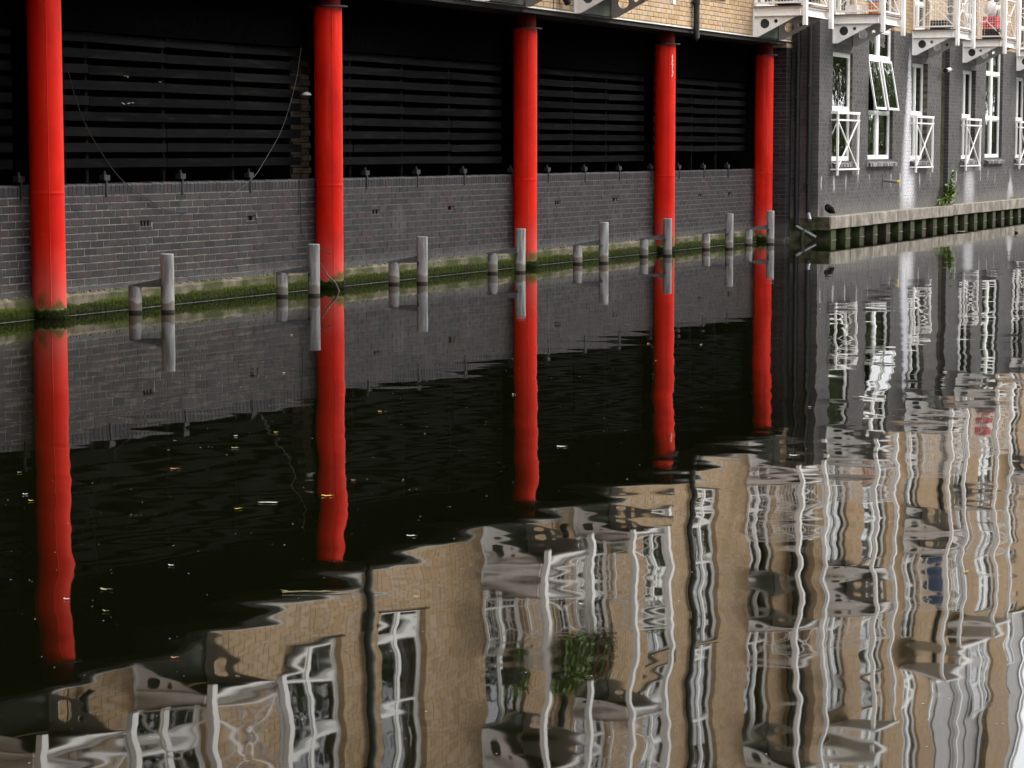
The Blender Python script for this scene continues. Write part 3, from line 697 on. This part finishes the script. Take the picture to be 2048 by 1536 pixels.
# roof: zinc mansard bays with white gutters and verges between the brick bays
mb = MB()
for a, b in ((9.3, 15.2), (17.6, 20.4)):
    v0 = len(mb.v); mb.v += [(a, .05, 10.28), (b, .05, 10.28), (b, .5, 15.4), (a, .5, 15.4), (a, 9, 10.28), (b, 9, 10.28), (b, 8, 15.4), (a, 8, 15.4)]
    for q in ((0,1,2,3),(3,2,6,7),(1,5,6,2),(4,0,3,7),(5,4,7,6)): mb.face(*[v0+i for i in q])
    x = a+.85
    while x < b-.1: mb.bar((x, .04, 10.3), (x, .49, 15.4), .03, .04); x += 1.7
ob('zinc_roof', mb, 'zinc', B)
for a, b in ((9.25, 15.25), (17.55, 24.5)): ob('gutter', MB().box(a, -.16, 10.14, b, -.02, 10.27), 'white_frame', B); ob('gutter_board', MB().box(a, -.019, 10.203, b, .1, 10.26), 'white_frame', B)
for x in (9.3, 12.3, 15.2, 17.6, 20.4): ob('verge', MB().bar((x, -.02, 10.275), (x, .44, 15.42), .10, .06), 'white_frame', B)
for a, b in ((-.05, 9.35), (15.15, 17.65)): ob('parapet_cap', MB().box(a, -.08, BZT, b, .4, BZT+.12), 'white_frame', B)
for x in BAL_B[:3]: ob('canopy', MB().box(x-.15, -1.02, 9.385, x+BW+.15, -.02, 9.47), 'white_frame', B)
for q in ((-.04, .41, BZT+.005, 9.34, 9, BZT+.1), (15.16, .41, BZT+.005, 17.64, 9, BZT+.1), (20.5, .0, 10.21, BL, 9, 10.27)): ob('flat_roof', MB().box(*q), 'zinc', B)
# ground floor windows with brick sills
def brick_sill(a, c):
    m = MB(); x = a-.08
    while x < c+.08:
        b = len(m.v); xa, xb = x+.004, x+.071
        for xx in (xa, xb): m.v += [(xx, -.10, 1.31), (xx, -.10, 1.372), (xx, .09, 1.43), (xx, .09, 1.31)]
        for q in ((0,1,2,3),(7,6,5,4),(0,4,5,1),(1,5,6,2),(3,7,4,0)): m.face(*[b+i for i in q])
        x += .075
    return m
for i, (a, c) in enumerate(nar):
    if i == 0: make_window(B, a, c, 1.43, 3.43, 1, [.95], rec=.05, opened=(), sill=(brick_sill(a, c), 'sill_brick'), mull=.06)
    else: make_window(B, a, c, 1.43, 3.43, 2, [.95], rec=.10, sill=(brick_sill(a, c), 'sill_brick'), mull=.06)
    jr = MB(); xa, xb, y = a-.06, c-.02, -.12
    zt, zb = 2.315, 1.275
    for (z, h) in ((zt, .045), (zt-.135, .028), (zb, .028)):
        jr.bar((xa-.02, y, z), (xb+.12, y, z), .03, h)
        for x in (xa-.02+.015, xb+.105): jr.bar((x, y+.015, z), (x, 0, z), .03, h)
    for x in (xa+.015, xb+.03): jr.bar((x, y-.002, zb-.11), (x, y-.002, zt-.02), .036, .036)
    for p, q in (((xa+.04, zb+.015), (xb+.01, zt-.15)), ((xa+.04, zt-.15), (xb+.01, zb+.015))): jr.bar((p[0], y+.002*(p[1] > 2), p[1]), (q[0], y+.002*(p[1] > 2), q[1]), .022, .022)
    cx, cz = (xa+xb)/2+.02, (zb+zt-.13)/2; jr.plate(circle(cx, cz, .045, 18), [], (0, y-.016, 0), (1, 0, 0), (0, 0, 1), (0, .012, 0))
    ob('window_guard', jr, 'white_paint', B)
for i, (a, c) in enumerate(wide):
    make_window(B, a, c, 1.45, 3.995, 2, [.92, 1.97], rec=.07, mull=.17, opened=((0, 1), (1, 1)) if i == 0 else (), sill=(brick_sill(a, c), 'sill_brick'))
for L in LV[:2]+[9.38]:
    for i, (a, c) in enumerate(wide):
        if L == 9.38 and i == 1: z1 = L+2.5
        make_window(B, a, c, L-.072, L+2.5, 2, [1.0, 1.75], rec=.07, mull=.12, blinds=[(0, 2), (1, 2)] if L > 5 and i == 0 else ([(0, 0)] if L > 5 else ()))
    for i, x in enumerate(BAL_B):
        if L < 9 or x < 9.3 or 15.2 < x < 17: pass
        zt = L+2.15
        if L > 9 and (9.3 < x < 15 or x > 17.4): continue
        make_window(B, x+.1, x+BW-.1, L+.02, zt, 2, [.55], rec=.06, mull=.10, name='balcony_door', blinds=[(1, 1)] if i == 3 else ())
for L in LV[:2]:
    for i, x in enumerate(BAL_B):
        make_balcony(B, x, L, 'panel_grey', posts_to=(9.38 if L == LV[0] else None), wire=(L == LV[0] and i in (0, 1, 2)))
for (x, r_) in ((9.4+DS+.85, .05),): pipe(B, x, -.06, 4.15, 10.1, r_)
# drainpipes on the return face
dp = pipe(B, -.055, .385, .30, 9.5, .045, coll=True); dp2 = pipe(B, -.055, .165, .50, 9.5, .042, coll=True)
ob('pipe_shoe', MB().tube([(-.055, .165, .52), (-.07, .15, .47), (-.16, .10, .37)], .036, 12), 'chrome_pipe', B, smooth=True)
ob('pipe_shoe', MB().tube([(-.055, .385, .26), (-.05, .30, .21), (-.03, .02, .06)], .030, 12), 'chrome_pipe', B, smooth=True)
m = MB().tube([(4.92+DS, .0, 1.03), (4.92+DS, -.30, 1.0)], .03, 12); m.box(4.88+DS, -.012, .90, 4.90+DS, .0, 1.16)
ps = ob('pipe_stub', m, 'chrome_pipe', B, smooth=True, label='grey pipe stub with yellow cap sticking out of the wall'); ob('cap', MB().tube([(4.92+DS, -.29, 1.001), (4.92+DS, -.335, .997)], .033, 12), 'yellow_plastic', ps, smooth=True)

# ------------------------------------------------------------------ quay under the second building
Q = root('quay_wall', 'concrete quay coping on rusty green sheet piles below the dark brick building', 'quay', (41.36, -.915, 0), BANG)
x0 = .05; lens = [1.35, 1.55, 1.92, 2.87, 2.0, 2.9, 2.4, 2.6, 2.5, 2.7, 3.0]
kink = lambda x: .012*max(0, x-6)
for i, L_ in enumerate(lens):
    dz = random.uniform(-.006, .006); dy = random.uniform(-.008, .008); m = MB()
    m.box(x0+.010, -.235+dy, .205+dz, x0+L_-.010, -.003, .43+dz)
    bm = bmesh.new(); me_ = m.mesh('coping_block', 'concrete'); bm.from_mesh(me_); bmesh.ops.bevel(bm, geom=list(bm.edges), offset=.008, segments=1, affect='EDGES'); bm.to_mesh(me_); bm.free()
    ob('coping_block', me_, None, Q); x0 += L_
ob('coping_end', MB().box(-.03, -.226, .19, .047, .10, .425), 'concrete_mossy', Q)
ob('quay_fill', MB().box(-.02, .105, -1.2, .045, .54, .40), 'concrete_mossy', Q)
def pile_mesh():
    m = MB(); yo, yi = -.205, .22; pr = [(0, yi), (.34, yi), (.42, yo), (.74, yo), (.82, yi), (.978, yi)]
    for z in (-.8, .203):
        for x, y in pr: m.v.append((x, y, z))
        for x, y in pr: m.v.append((x, y+.012, z))
    for k in range(5): m.face(k, k+1, 13+k, 12+k); m.face(7+k, 6+k, 18+k, 19+k)
    return m.mesh('sheet_pile', 'sheet_steel')
PM = pile_mesh()
sm = MB().box(.43, -.222, .0015, .75, -.212, .004).mesh('sky_glint_line', 'glint_pale')  # same painted sky reflection at the foot of each pile
for i in range(27):
    p = ob('sheet_pile', PM, None, Q, loc=(-.25+i*.985, 0, 0)); ob('sky_glint_line', sm, None, p)
ob('quay_core', MB().box(.0, .24, -.8, BL, .30, .2), 'interior_black', Q)

# ------------------------------------------------------------------ birds
def loft(rings, n=14):
    """closed body from rings (centre, half width, half height); long axis -x (head) to +x (tail)"""
    m = MB()
    for (x, y, z, a, b) in rings:
        for k in range(n): t = 2*math.pi*k/n; m.v.append((x, y+a*math.cos(t), z+b*math.sin(t)))
    for i in range(len(rings)-1):
        for k in range(n): k2 = (k+1) % n; m.face(i*n+k, i*n+k2, (i+1)*n+k2, (i+1)*n+k)
    m.face(*range(n)); m.face(*[(len(rings)-1)*n+k for k in reversed(range(n))])
    return m
bd = root('bird', 'black bird resting on one leg on the concrete quay, head tucked in', 'bird', (41.72, -1.03, .432), R(-22)); bd.scale = (1.15, 1.15, 1.25)
ob('body', loft([(-.098,0,.115,.008,.010),(-.094,0,.118,.028,.034),(-.078,0,.123,.044,.052),(-.05,0,.120,.056,.062),(-.015,0,.108,.060,.064),(.02,0,.092,.052,.054),(.05,0,.075,.040,.040),(.08,0,.060,.028,.024),(.105,0,.050,.018,.013),(.122,0,.045,.006,.005)]), 'bird_black', bd, smooth=True, recalc=True)
ob('wing', loft([(-.05,-.058,.12,.004,.02),(-.01,-.064,.108,.006,.036),(.03,-.056,.088,.006,.030),(.07,-.040,.066,.005,.018),(.112,-.02,.05,.003,.006)]), 'bird_black', bd, smooth=True, recalc=True)
ob('beak', loft([(-.088,-.018,.128,.006,.007),(-.100,-.03,.120,.004,.004),(-.108,-.036,.114,.001,.001)], 8), 'bird_leg', bd, smooth=True, recalc=True)
m = MB().tube([(-.005, 0, .055), (-.008, 0, .028), (-.004, 0, .003)], .0042, 8)
for t in (-.5, 0, .5): m.tube([(-.004, 0, .003), (-.004-.032*math.cos(t), .032*math.sin(t), .003)], .0032, 6)
ob('leg', m, 'bird_leg', bd, smooth=True)
dk = root('bird', 'small brownish duckling floating on the canal at the right edge', 'bird', (46.8, -3.28, 0), R(200))
ob('body', loft([(-.055,0,.072,.006,.006),(-.05,0,.076,.016,.016),(-.035,0,.074,.020,.020),(-.02,0,.05,.026,.024),(0,0,.028,.036,.03),(.03,0,.02,.040,.028),(.06,0,.022,.030,.020),(.085,0,.03,.012,.008)]), 'duck_brown', dk, smooth=True, recalc=True)
ob('beak', loft([(-.053,0,.070,.007,.005),(-.068,0,.066,.008,.003),(-.076,0,.064,.005,.002)], 8), 'bird_leg', dk, smooth=True, recalc=True)

# ------------------------------------------------------------------ weeds on the quay
wx = Matrix.Rotation(BANG, 4, 'Z'); wl = Vector((41.36, -.915, 0))
def BP(s, y, z): return tuple(wl + (wx @ Vector((s+DS, y, z))))
wd = root('weed', 'leafy green weed sprouting between quay coping and dark brick wall', 'plant', BP(10.0, -.04, .43))
m = MB(); lf = MB()
for i in range(13):
    hgt = random.choice([.2, .28, .35, .45, .55, .72]); lx = random.uniform(-.75, 1.0)*hgt*(.5 if hgt < .5 else .9)+(.25 if hgt > .7 else 0); ly = random.uniform(-.16, -.02)
    p0 = Vector((random.uniform(-.35, .25), random.uniform(-.06, 0), 0)); p1 = p0+Vector((lx*.35, ly*.6, hgt*.6)); p2 = p0+Vector((lx, ly, hgt))
    m.tube([p0, p1, p2], [.008, .006, .003], 6)
    for k in range(int(16+hgt*34)):
        t = random.uniform(.25, 1.0); p = p0.lerp(p1, t*2) if t < .5 else p1.lerp(p2, t*2-1)
        lf.leaf(p, (random.uniform(-1, 1), random.uniform(-1, .1), random.uniform(-.5, .6)), (random.uniform(-.5, .5), -.5, 1), random.uniform(.07, .15), random.uniform(.04, .075))
for i in range(330):
    lf.leaf((random.gauss(-.25, .30), random.uniform(-.12, 0), random.uniform(0, .16)), (random.uniform(-1, 1), random.uniform(-1, 0), random.uniform(-.2, 1)), (0, -1, 1), random.uniform(.05, .12), random.uniform(.012, .03))
ob('stem', m, 'bare_twig', wd); ob('leaves', lf, 'leaf_green', wd, kind='stuff')
tf = root('weed', 'tiny green tuft on the quay coping at the far right', 'plant', BP(17.0, -.1, .43)); m = MB()
for i in range(60): m.leaf((random.gauss(0, .12), random.gauss(0, .03), 0), (random.uniform(-.6, .6), random.uniform(-.5, .3), 1), (0, -1, .2), random.uniform(.04, .1), .015)
ob('leaves', m, 'leaf_green', tf, kind='stuff')

# ------------------------------------------------------------------ small fittings
cc = root('security_camera', 'white tubular security camera on a black arm over the dark wall recess', 'camera', BP(9.75, -.14, 3.33))
m = MB().tube([(-.19, 0, .0), (.14, .0, .03)], .047, 18); ob('housing', m, 'lamp_white', cc, smooth=True)
ob('lens_hood', MB().tube([(-.245, 0, -.005), (-.14, 0, .004)], .049, 18), 'black_paint', cc, smooth=True)
ob('arm', MB().tube([(.13, 0, .025), (.26, .02, .02), (.62, .05, .03), (.66, .14, .03)], [.035, .026, .03, .03], 10), 'black_paint', cc, smooth=True)
lp = root('bulkhead_lamp', 'small white dome lamp hanging in the dark left of the second red column', 'lamp', (24.50, .05, 2.275))
ob('dome', MB().lathe([(.056, .0), (.053, .015), (.038, .029), (.016, .036), (.002, .038)], n=24), 'lamp_white', lp, smooth=True); ob('bracket', MB().box(-.008, .0, .045, .008, .14, .06), 'black_paint', lp)
def wire(name, pts, r, mat, label):
    P = [Vector(p) for p in pts]; out = []
    for i in range(len(P)-1):
        p0 = P[max(i-1, 0)]; p1, p2 = P[i], P[i+1]; p3 = P[min(i+2, len(P)-1)]
        for k in range(6):
            t = k/6; out.append(.5*((2*p1)+(p2-p0)*t+(2*p0-5*p1+4*p2-p3)*t*t+(3*p1-p0-3*p2+p3)*t**3))
    out.append(P[-1]); return tag(ob(name, MB().tube(out, r, 6), mat, smooth=True), label, 'wire')
wire('wire', [(24.33, .02, 2.82), (24.18, .02, 2.39), (23.88, .02, 1.89), (23.48, .02, 1.52), (23.12, -.02, 1.31), (22.59, -.03, 1.12), (22.07, -.02, .99)], .0020, 'wire_grey', 'thin pale wire sagging down the slatted screen and over the coping')
wire('wire', [(19.7, .02, 2.4), (19.82, .02, 2.13), (19.98, .02, 1.88), (20.24, .02, 1.61), (20.54, -.02, 1.33), (21.04, -.03, 1.11), (21.37, -.03, 1.0), (21.8, -.02, .975)], .0045, 'wire_dark', 'dark cable drooping across the bricks right of the nearest red column')
wire('wire', [(24.21, -.01, 1.30), (24.215, -.02, 1.0), (24.22, -.02, .82), (24.24, -.02, .66), (24.30, -.10, .55), (24.42, -.3, .42)], .006, 'wire_dark', 'dark knotted cable hanging down the bricks left of the second red column')
tw = root('twig', 'bare forked twig leaning in the water against the second red column', 'branch', (24.1, -.42, 0))
ob('stem', MB().tube([(.16, -.10, -.05), (.10, -.06, .10), (.02, .0, .19), (-.10, .02, .33)], [.013, .012, .008, .004], 8), 'bare_twig', tw, smooth=True); ob('branch', MB().tube([(.02, .0, .19), (.05, .02, .21), (.06, .02, .25)], [.007, .005, .002], 6), 'bare_twig', tw, smooth=True)
for i, (x, z, ln) in enumerate(((20.9, 2.395, .10), (21.55, 2.36, .06), (20.95, 2.12, .30))):  # small pale flecks on the slats
    m = MB()
    for k in range(5): m.leaf((random.uniform(-ln/2, ln/2), 0, random.uniform(-.006, .006)), (1, 0, random.uniform(-.2, .2)), (0, -1, 0), ln*.25, .005)
    tag(ob('pale_fleck', m, 'wire_pale', loc=(x, .165, z)), ['white fleck on an upper slat, farther left', 'white fleck on an upper slat, farther right', 'longer white streak between two slats'][i], 'fleck')

# ------------------------------------------------------------------ things on the balconies
def bush(mb, c, rx, ry, rz, n, s=.07):
    for i in range(n):
        u = Vector((random.gauss(0, 1), random.gauss(0, 1), random.gauss(0, 1))).normalized()*random.random()**.4
        p = Vector(c)+Vector((u.x*rx, u.y*ry, u.z*rz)); mb.leaf(p, (random.uniform(-1, 1), random.uniform(-1, 1), random.uniform(-1, .6)), (random.uniform(-1, 1), random.uniform(-1, 1), 1), random.uniform(.6, 1.3)*s, s*.5)
def planter(x, y, z, ln, label, mat='leaf_green', n=500, trail=.25, group=None):
    p = root('planter', label, 'planter', (x, y, z), group=group)
    ob('trough', MB().box(-ln/2, -.09, 0, ln/2, .09, .16), 'dark_basket', p); m = MB(); bush(m, (0, 0, .24), ln/2+.06, .16, .20, n); bush(m, (0, -.1, .02), ln/2, .12, trail, n//2)
    ob('foliage', m, mat, p, kind='stuff'); return p
planter(28.80, -1.42, 5.10, 1.0, 'dark planter thick with green leaves on balcony railing, left of the wider flowering one', n=1300, trail=.42)
planter(29.75, -1.42, 5.10, .60, 'planter of trailing pale green leaves and red flowers on balcony railing', 'leaf_flower', 800, .5)
planter(28.28, -.9, 5.1, .5, 'leafy planter on the side railing of the balcony above the third column', n=300)
planter(32.0, -.9, 4.09, .5, 'green potted shrub standing on the balcony deck behind the fourth column bay', n=350)
planter(33.0, -1.0, 5.1, .35, 'small dark green plant on a balcony side railing near the black drainpipe', n=220)
def crate(loc, label, mat, sx, sy, sz):
    o = root('crate', label, 'crate', loc); m = MB()
    ob('base', MB().box(-sx/2, -sy/2, 0, sx/2, sy/2, .015), mat, o)
    for k in range(4):
        z = .02+k*sz/4; m.box(-sx/2, -sy/2, z, sx/2, -sy/2+.012, z+sz/5); m.box(-sx/2, sy/2-.012, z, sx/2, sy/2, z+sz/5); m.box(-sx/2, -sy/2+.0125, z, -sx/2+.012, sy/2-.0125, z+sz/5); m.box(sx/2-.012, -sy/2+.0125, z, sx/2, sy/2-.0125, z+sz/5)
    for i in (-1, 1):
        for j in (-1, 1): m.box(i*(sx/2-.012)-.014, j*(sy/2-.012)-.014, .016, i*(sx/2-.012)+.014, j*(sy/2-.012)+.014, sz)
    ob('slatted_sides', m, mat, o); return o
crate(BP(12.45, -.48, 4.09), 'bright red slatted crate on a white balcony at the far right', 'red_crate', .34, .3, .52)
crate(BP(11.95, -.62, 4.09), 'dark low basket on a balcony floor left of the red crate', 'dark_basket', .45, .36, .2)
crate(BP(7.4, -.5, 4.09), 'dark grey low basket on the balcony floor above the white-streaked wall', 'dark_basket', .35, .32, .17)
crate(BP(1.45, -.30, 4.09), 'white low box on the balcony floor beside the orange pot', 'white_sack', .32, .22, .16)
def sack(loc, label, mat, r, h, name='sack', cat='sack'):
    m = MB(); n = 18; rings = 9
    for i in range(rings):
        t = i/(rings-1); rr = r*(math.sin(math.pi*(.12+.8*t))**.6)
        for k in range(n): a = 2*math.pi*k/n; q = 1+.12*noise.noise((math.cos(a)*2, math.sin(a)*2, t*3+loc[0])); m.v.append((rr*q*math.cos(a), rr*q*math.sin(a)*.8, h*t))
    for i in range(rings-1):
        for k in range(n): k2 = (k+1) % n; m.face(i*n+k, i*n+k2, (i+1)*n+k2, (i+1)*n+k)
    m.face(*reversed(range(n))); m.face(*[(rings-1)*n+k for k in range(n)])
    return tag(ob(name, m, mat, loc=loc, smooth=True), label, cat)
sack(BP(12.42, -.46, 4.62), 'plump white bag lying on top of the red crate', 'white_sack', .17, .34, 'bag', 'bag')
sack((39.75, -.85, 4.085), 'black slumped refuse bag on the balcony floor over the last red column', 'black_paint', .26, .17, 'bag', 'bag')
sack(BP(2.15, -.5, 4.085), 'purple bundle of cloth on the balcony floor right of the orange pot', 'purple_cloth', .14, .42, 'bundle', 'bundle')
sack(BP(7.75, -.55, 6.74), 'dark blue bundle on an upper balcony over the white-streaked wall', 'blue_cloth', .4, .7, 'bundle', 'bundle')
pt = root('flower_pot', 'orange flower pot on the balcony floor above the open casement windows', 'pot', BP(1.75, -.62, 4.085))
ob('pot', MB().lathe([(.09, 0), (.125, .2), (.135, .2), (.135, .235), (.12, .235)], n=24), 'orange_pot', pt, smooth=True); m = MB(); bush(m, (0, 0, .36), .16, .16, .14, 160, .06); ob('foliage', m, 'leaf_green', pt, kind='stuff')

# ------------------------------------------------------------------ leaves and litter on the water
LEAF = [(10.29,-7.24,'o'),(11.16,-7.07,'y'),(9.78,-8.42,'Y'),(9.25,-8.25,'Y'),(8.90,-9.32,'w'),(11.97,-8.68,'w'),(12.14,-9.97,'w'),(7.32,-8.85,'y'),(6.97,-9.09,'y'),(7.10,-8.83,'w'),(9.22,-7.09,'w'),(9.06,-7.24,'Y'),(9.84,-6.60,'y'),(14.41,-7.27,'w'),(13.11,-6.94,'Y'),(11.88,-6.91,'Y'),(15.10,-5.09,'w'),(18.79,-6.99,'w'),(18.70,-6.55,'o'),(17.21,-7.20,'o'),(7.68,-9.97,'Y'),(7.86,-8.79,'w'),(6.41,-9.74,'o'),(11.63,-6.79,'w'),(18.24,-3.34,'w'),(10.30,-8.28,'o'),(9.51,-10.90,'w'),(47.18,-2.07,'w'),(9.04,-11.68,'Y'),(14.49,-9.31,'w'),(7.80,-10.58,'w')]
big = {0: 1.1, 2: 1.25, 5: 1.2, 1: .9, 6: 1.2, 7: 1.1, 27: 4.5, 3: .8, 4: .9}
LN = {'o': ('leaf_orange', 'orange-brown'), 'y': ('leaf_straw', 'straw-coloured'), 'Y': ('leaf_yellow', 'yellow'), 'w': ('leaf_pale', 'pale whitish')}
WHERE = {0: 'on the dark water right of the nearest red reflection', 1: 'left of the pale feather, nearer the wall', 2: 'lying on the reflection of the second red column', 3: 'just below and left of the pale feather', 4: 'on black water right of the second red reflection', 5: 'the brightest, right of the third red reflection', 6: 'where the last dark water meets the reflected bricks', 7: 'upper of two straw leaves right of the nearest red reflection', 8: 'lower of two straw leaves right of the nearest red reflection', 9: 'lying on the reflection of the nearest red column', 10: 'at the left edge of the water, in a cluster', 11: 'at the left edge, below a pale one', 12: 'near the left edge, upper of the group', 13: 'left of the third red reflection', 14: 'between second and third red reflections', 15: 'left of the second red reflection, close to the wall reflection', 16: 'in the brick reflection left of the second red reflection', 17: 'right of the fourth red reflection', 18: 'upper one just left of the fourth red reflection', 19: 'lower one just left of the fourth red reflection', 20: 'on the reflected tan bricks in the lower middle', 21: 'alone on black water in the lower left', 22: 'lying over the lower left reflected balcony', 23: 'a dot left of the second red reflection', 24: 'near the second fender pair', 25: 'just right of the second red reflection', 26: 'among the reflected balcony posts at right', 27: 'long one floating by the far sheet piles', 28: 'among the reflected balconies at far right', 29: 'right of the farthest red reflection', 30: 'right of centre on the reflected balcony foliage'}
for i, (x, y, k) in enumerate(LEAF):
    s_ = .021*big.get(i, .55); m = MB(); n = 12; a = random.uniform(.8, 1.3)
    m.v.append((0, 0, .004))
    for q in range(n):
        t = 2*math.pi*q/n; rr = s_*(1 if q % 2 else .86); m.v.append((rr*math.cos(t), rr*.5*a*math.sin(t), .003+.006*abs(math.cos(t))**2*random.random()))
    for q in range(n): m.face(0, 1+q, 1+(q+1) % n)
    m.tube([(s_*.9, 0, .004), (s_*1.35, s_*.1, .005)], .0009, 5)
    o = ob('leaf', m, LN[k][0], loc=(x, y, .001)); o.rotation_euler = (0, 0, R(-65)+random.uniform(-.5, .5))
    tag(o, 'small %s leaf floating %s' % (LN[k][1], WHERE[i]), 'leaf', 'leaves floating on the canal')
m = MB(); m.tube([(-.045, 0, .004), (0, .004, .006), (.045, 0, .004)], [.0012, .0014, .0006], 6)
for k in range(26):
    t = -.035+k*.003; 
    for s_ in (-1, 1): m.leaf((t, 0, .005), (.6, s_, .1), (0, 0, 1), .016, .0045)
tag(ob('feather', m, 'leaf_pale', loc=(9.47, -8.28, .001)), 'white feather floating on dark water left of the second red reflection', 'feather').rotation_euler = (0, 0, R(-70))
m = MB(); m.tube([(-.13, .0, .004), (-.05, .006, .006), (.04, -.003, .005), (.125, .004, .004)], [.003, .0026, .002, .001], 6); m.leaf((-.1, 0, .006), (-.5, .4, .1), (0, 0, 1), .05, .012); m.leaf((.0, 0, .006), (.8, .3, .1), (0, 0, 1), .06, .008)
tag(ob('reed_stalk', m, 'leaf_straw', loc=(7.60, -9.60, .001)), 'long pale reed stalk floating where black water meets reflected bricks', 'reed').rotation_euler = (0, 0, R(-62))
m = MB(); b = 0
m.v = [(-.055,.0,.005),(-.03,.012,.006),(.01,.012,.008),(.03,.003,.006),(.055,.016,.009),(.055,-.014,.007),(.03,-.003,.006),(.0,-.012,.008),(-.035,-.009,.006),(0,0,.012)]
for q in range(9): m.face(9, q, (q+1) % 9)
tag(ob('leaf', m, 'leaf_pale', loc=(15.2, -9.44, .001)), 'pinkish-white curled leaf with a forked tail, floating on reflected windows', 'leaf', 'leaves floating on the canal').rotation_euler = (0, 0, R(100))
m = MB()
for i in range(3600):
    u = random.random(); X = 5+38*u**1.6; Y = -13.2+random.random()*(13.0 if X < 30 else 11.5)
    if X > 41 and Y > -1.4: continue
    s_ = random.choice([.0010, .0013, .0018, .0024])*(1+X*.035)*random.uniform(.6, 1.2); t = random.uniform(0, 3.1); b = len(m.v)
    for q in range(5): a = t+2*math.pi*q/5; m.v.append((X+s_*math.cos(a), Y+s_*math.sin(a)*1.3, .0012))
    m.face(*range(b, b+5))
ob('floating_specks', m, 'leaf_pale', kind='stuff')

# ------------------------------------------------------------------ trees on the towpath side (seen only in window glass)
def tree_meshes(seed):
    rd = random.Random(seed); t = MB(); t.tube([(0, 0, -.1), (.1, .05, 2.2), (.0, .2, 4.5), (.2, .1, 8.0)], [.26, .21, .16, .05], 10); lf = MB()
    for i in range(9):
        a = rd.uniform(0, 6.28); z = rd.uniform(2.6, 6.5); e = Vector((math.cos(a)*rd.uniform(1.6, 3.0), math.sin(a)*rd.uniform(1.6, 3.0), z+rd.uniform(.8, 2.4)))
        t.tube([(.05, .1, z), tuple(e*.5+Vector((0, 0, z*.5))), tuple(e)], [.08, .05, .02], 6)
        for k in range(330):
            u = Vector((rd.gauss(0, 1), rd.gauss(0, 1), rd.gauss(0, .8)))*.85; p = e+u
            lf.leaf(p, (rd.uniform(-1, 1), rd.uniform(-1, 1), rd.uniform(-1, .5)), (rd.uniform(-1, 1), rd.uniform(-1, 1), 1), rd.uniform(.22, .4), rd.uniform(.15, .25))
    for k in range(700):
        u = Vector((rd.gauss(0, 1.2), rd.gauss(0, 1.2), rd.gauss(7.2, 1.3))); lf.leaf(u, (rd.uniform(-1, 1), rd.uniform(-1, 1), rd.uniform(-1, .5)), (rd.uniform(-1, 1), rd.uniform(-1, 1), 1), .34, .2)
    return t.mesh('trunk', 'bark', smooth=True), lf.mesh('crown', 'leaf_tree')
TM = [tree_meshes(s) for s in (1, 2)]
for i in range(32):
    tr_ = root('broadleaf_tree', 'leafy green tree on the towpath bank opposite the apartment buildings', 'tree', (-14+i*5.9+random.uniform(-1.5, 1.5), -20.2+random.uniform(-1.2, 1.5), .34), random.uniform(0, 6.28), 'trees along the towpath')
    s_ = random.uniform(1.3, 1.6); tr_.scale = (s_, s_, s_); ob('trunk', TM[i % 2][0], None, tr_); ob('crown', TM[i % 2][1], None, tr_, kind='stuff')
hm = MB(); rd = random.Random(5)
for i in range(26000):
    x = rd.uniform(-30, 175); hm.leaf((x, -17.6+rd.gauss(0, .5), .34+rd.random()**.8*3.0), (rd.uniform(-1, 1), rd.uniform(-1, 1), rd.uniform(-1, .8)), (rd.uniform(-1, 1), rd.uniform(-1, 1), 1), rd.uniform(.25, .5), rd.uniform(.2, .35))
hd = ob('hedge', hm, 'leaf_tree', kind='stuff'); tag(hd, 'long green hedge along the towpath below the trees', 'hedge')
# ------------------------------------------------------------------ unseen block added left of the view, standing out over the bank (keeps the left end of the wall in shade)
plain('shade_block_tan', (.22, .16, .10), .9, .1)
nb = root('shade_block', 'tall plain block added unseen beyond the left picture edge to shade the columns', 'building', (-1.5, 0, 0))
ob('wall', MB().box(-16, -6.4, -1.9, 10.4, 10, 15), 'shade_block_tan', nb); ob('parapet', MB().box(-16.1, -6.5, 15, 10.5, 10, 15.2), 'flashing', nb)  # wall and parapet of the added shade block
for k in range(4):
    for i in range(3): ob('window', MB().box(10.36, -4.6+i*2.6, 2.2+k*3.1, 10.43, -3.3+i*2.6, 4.0+k*3.1), 'room_dark', nb)  # windows of the added shade block
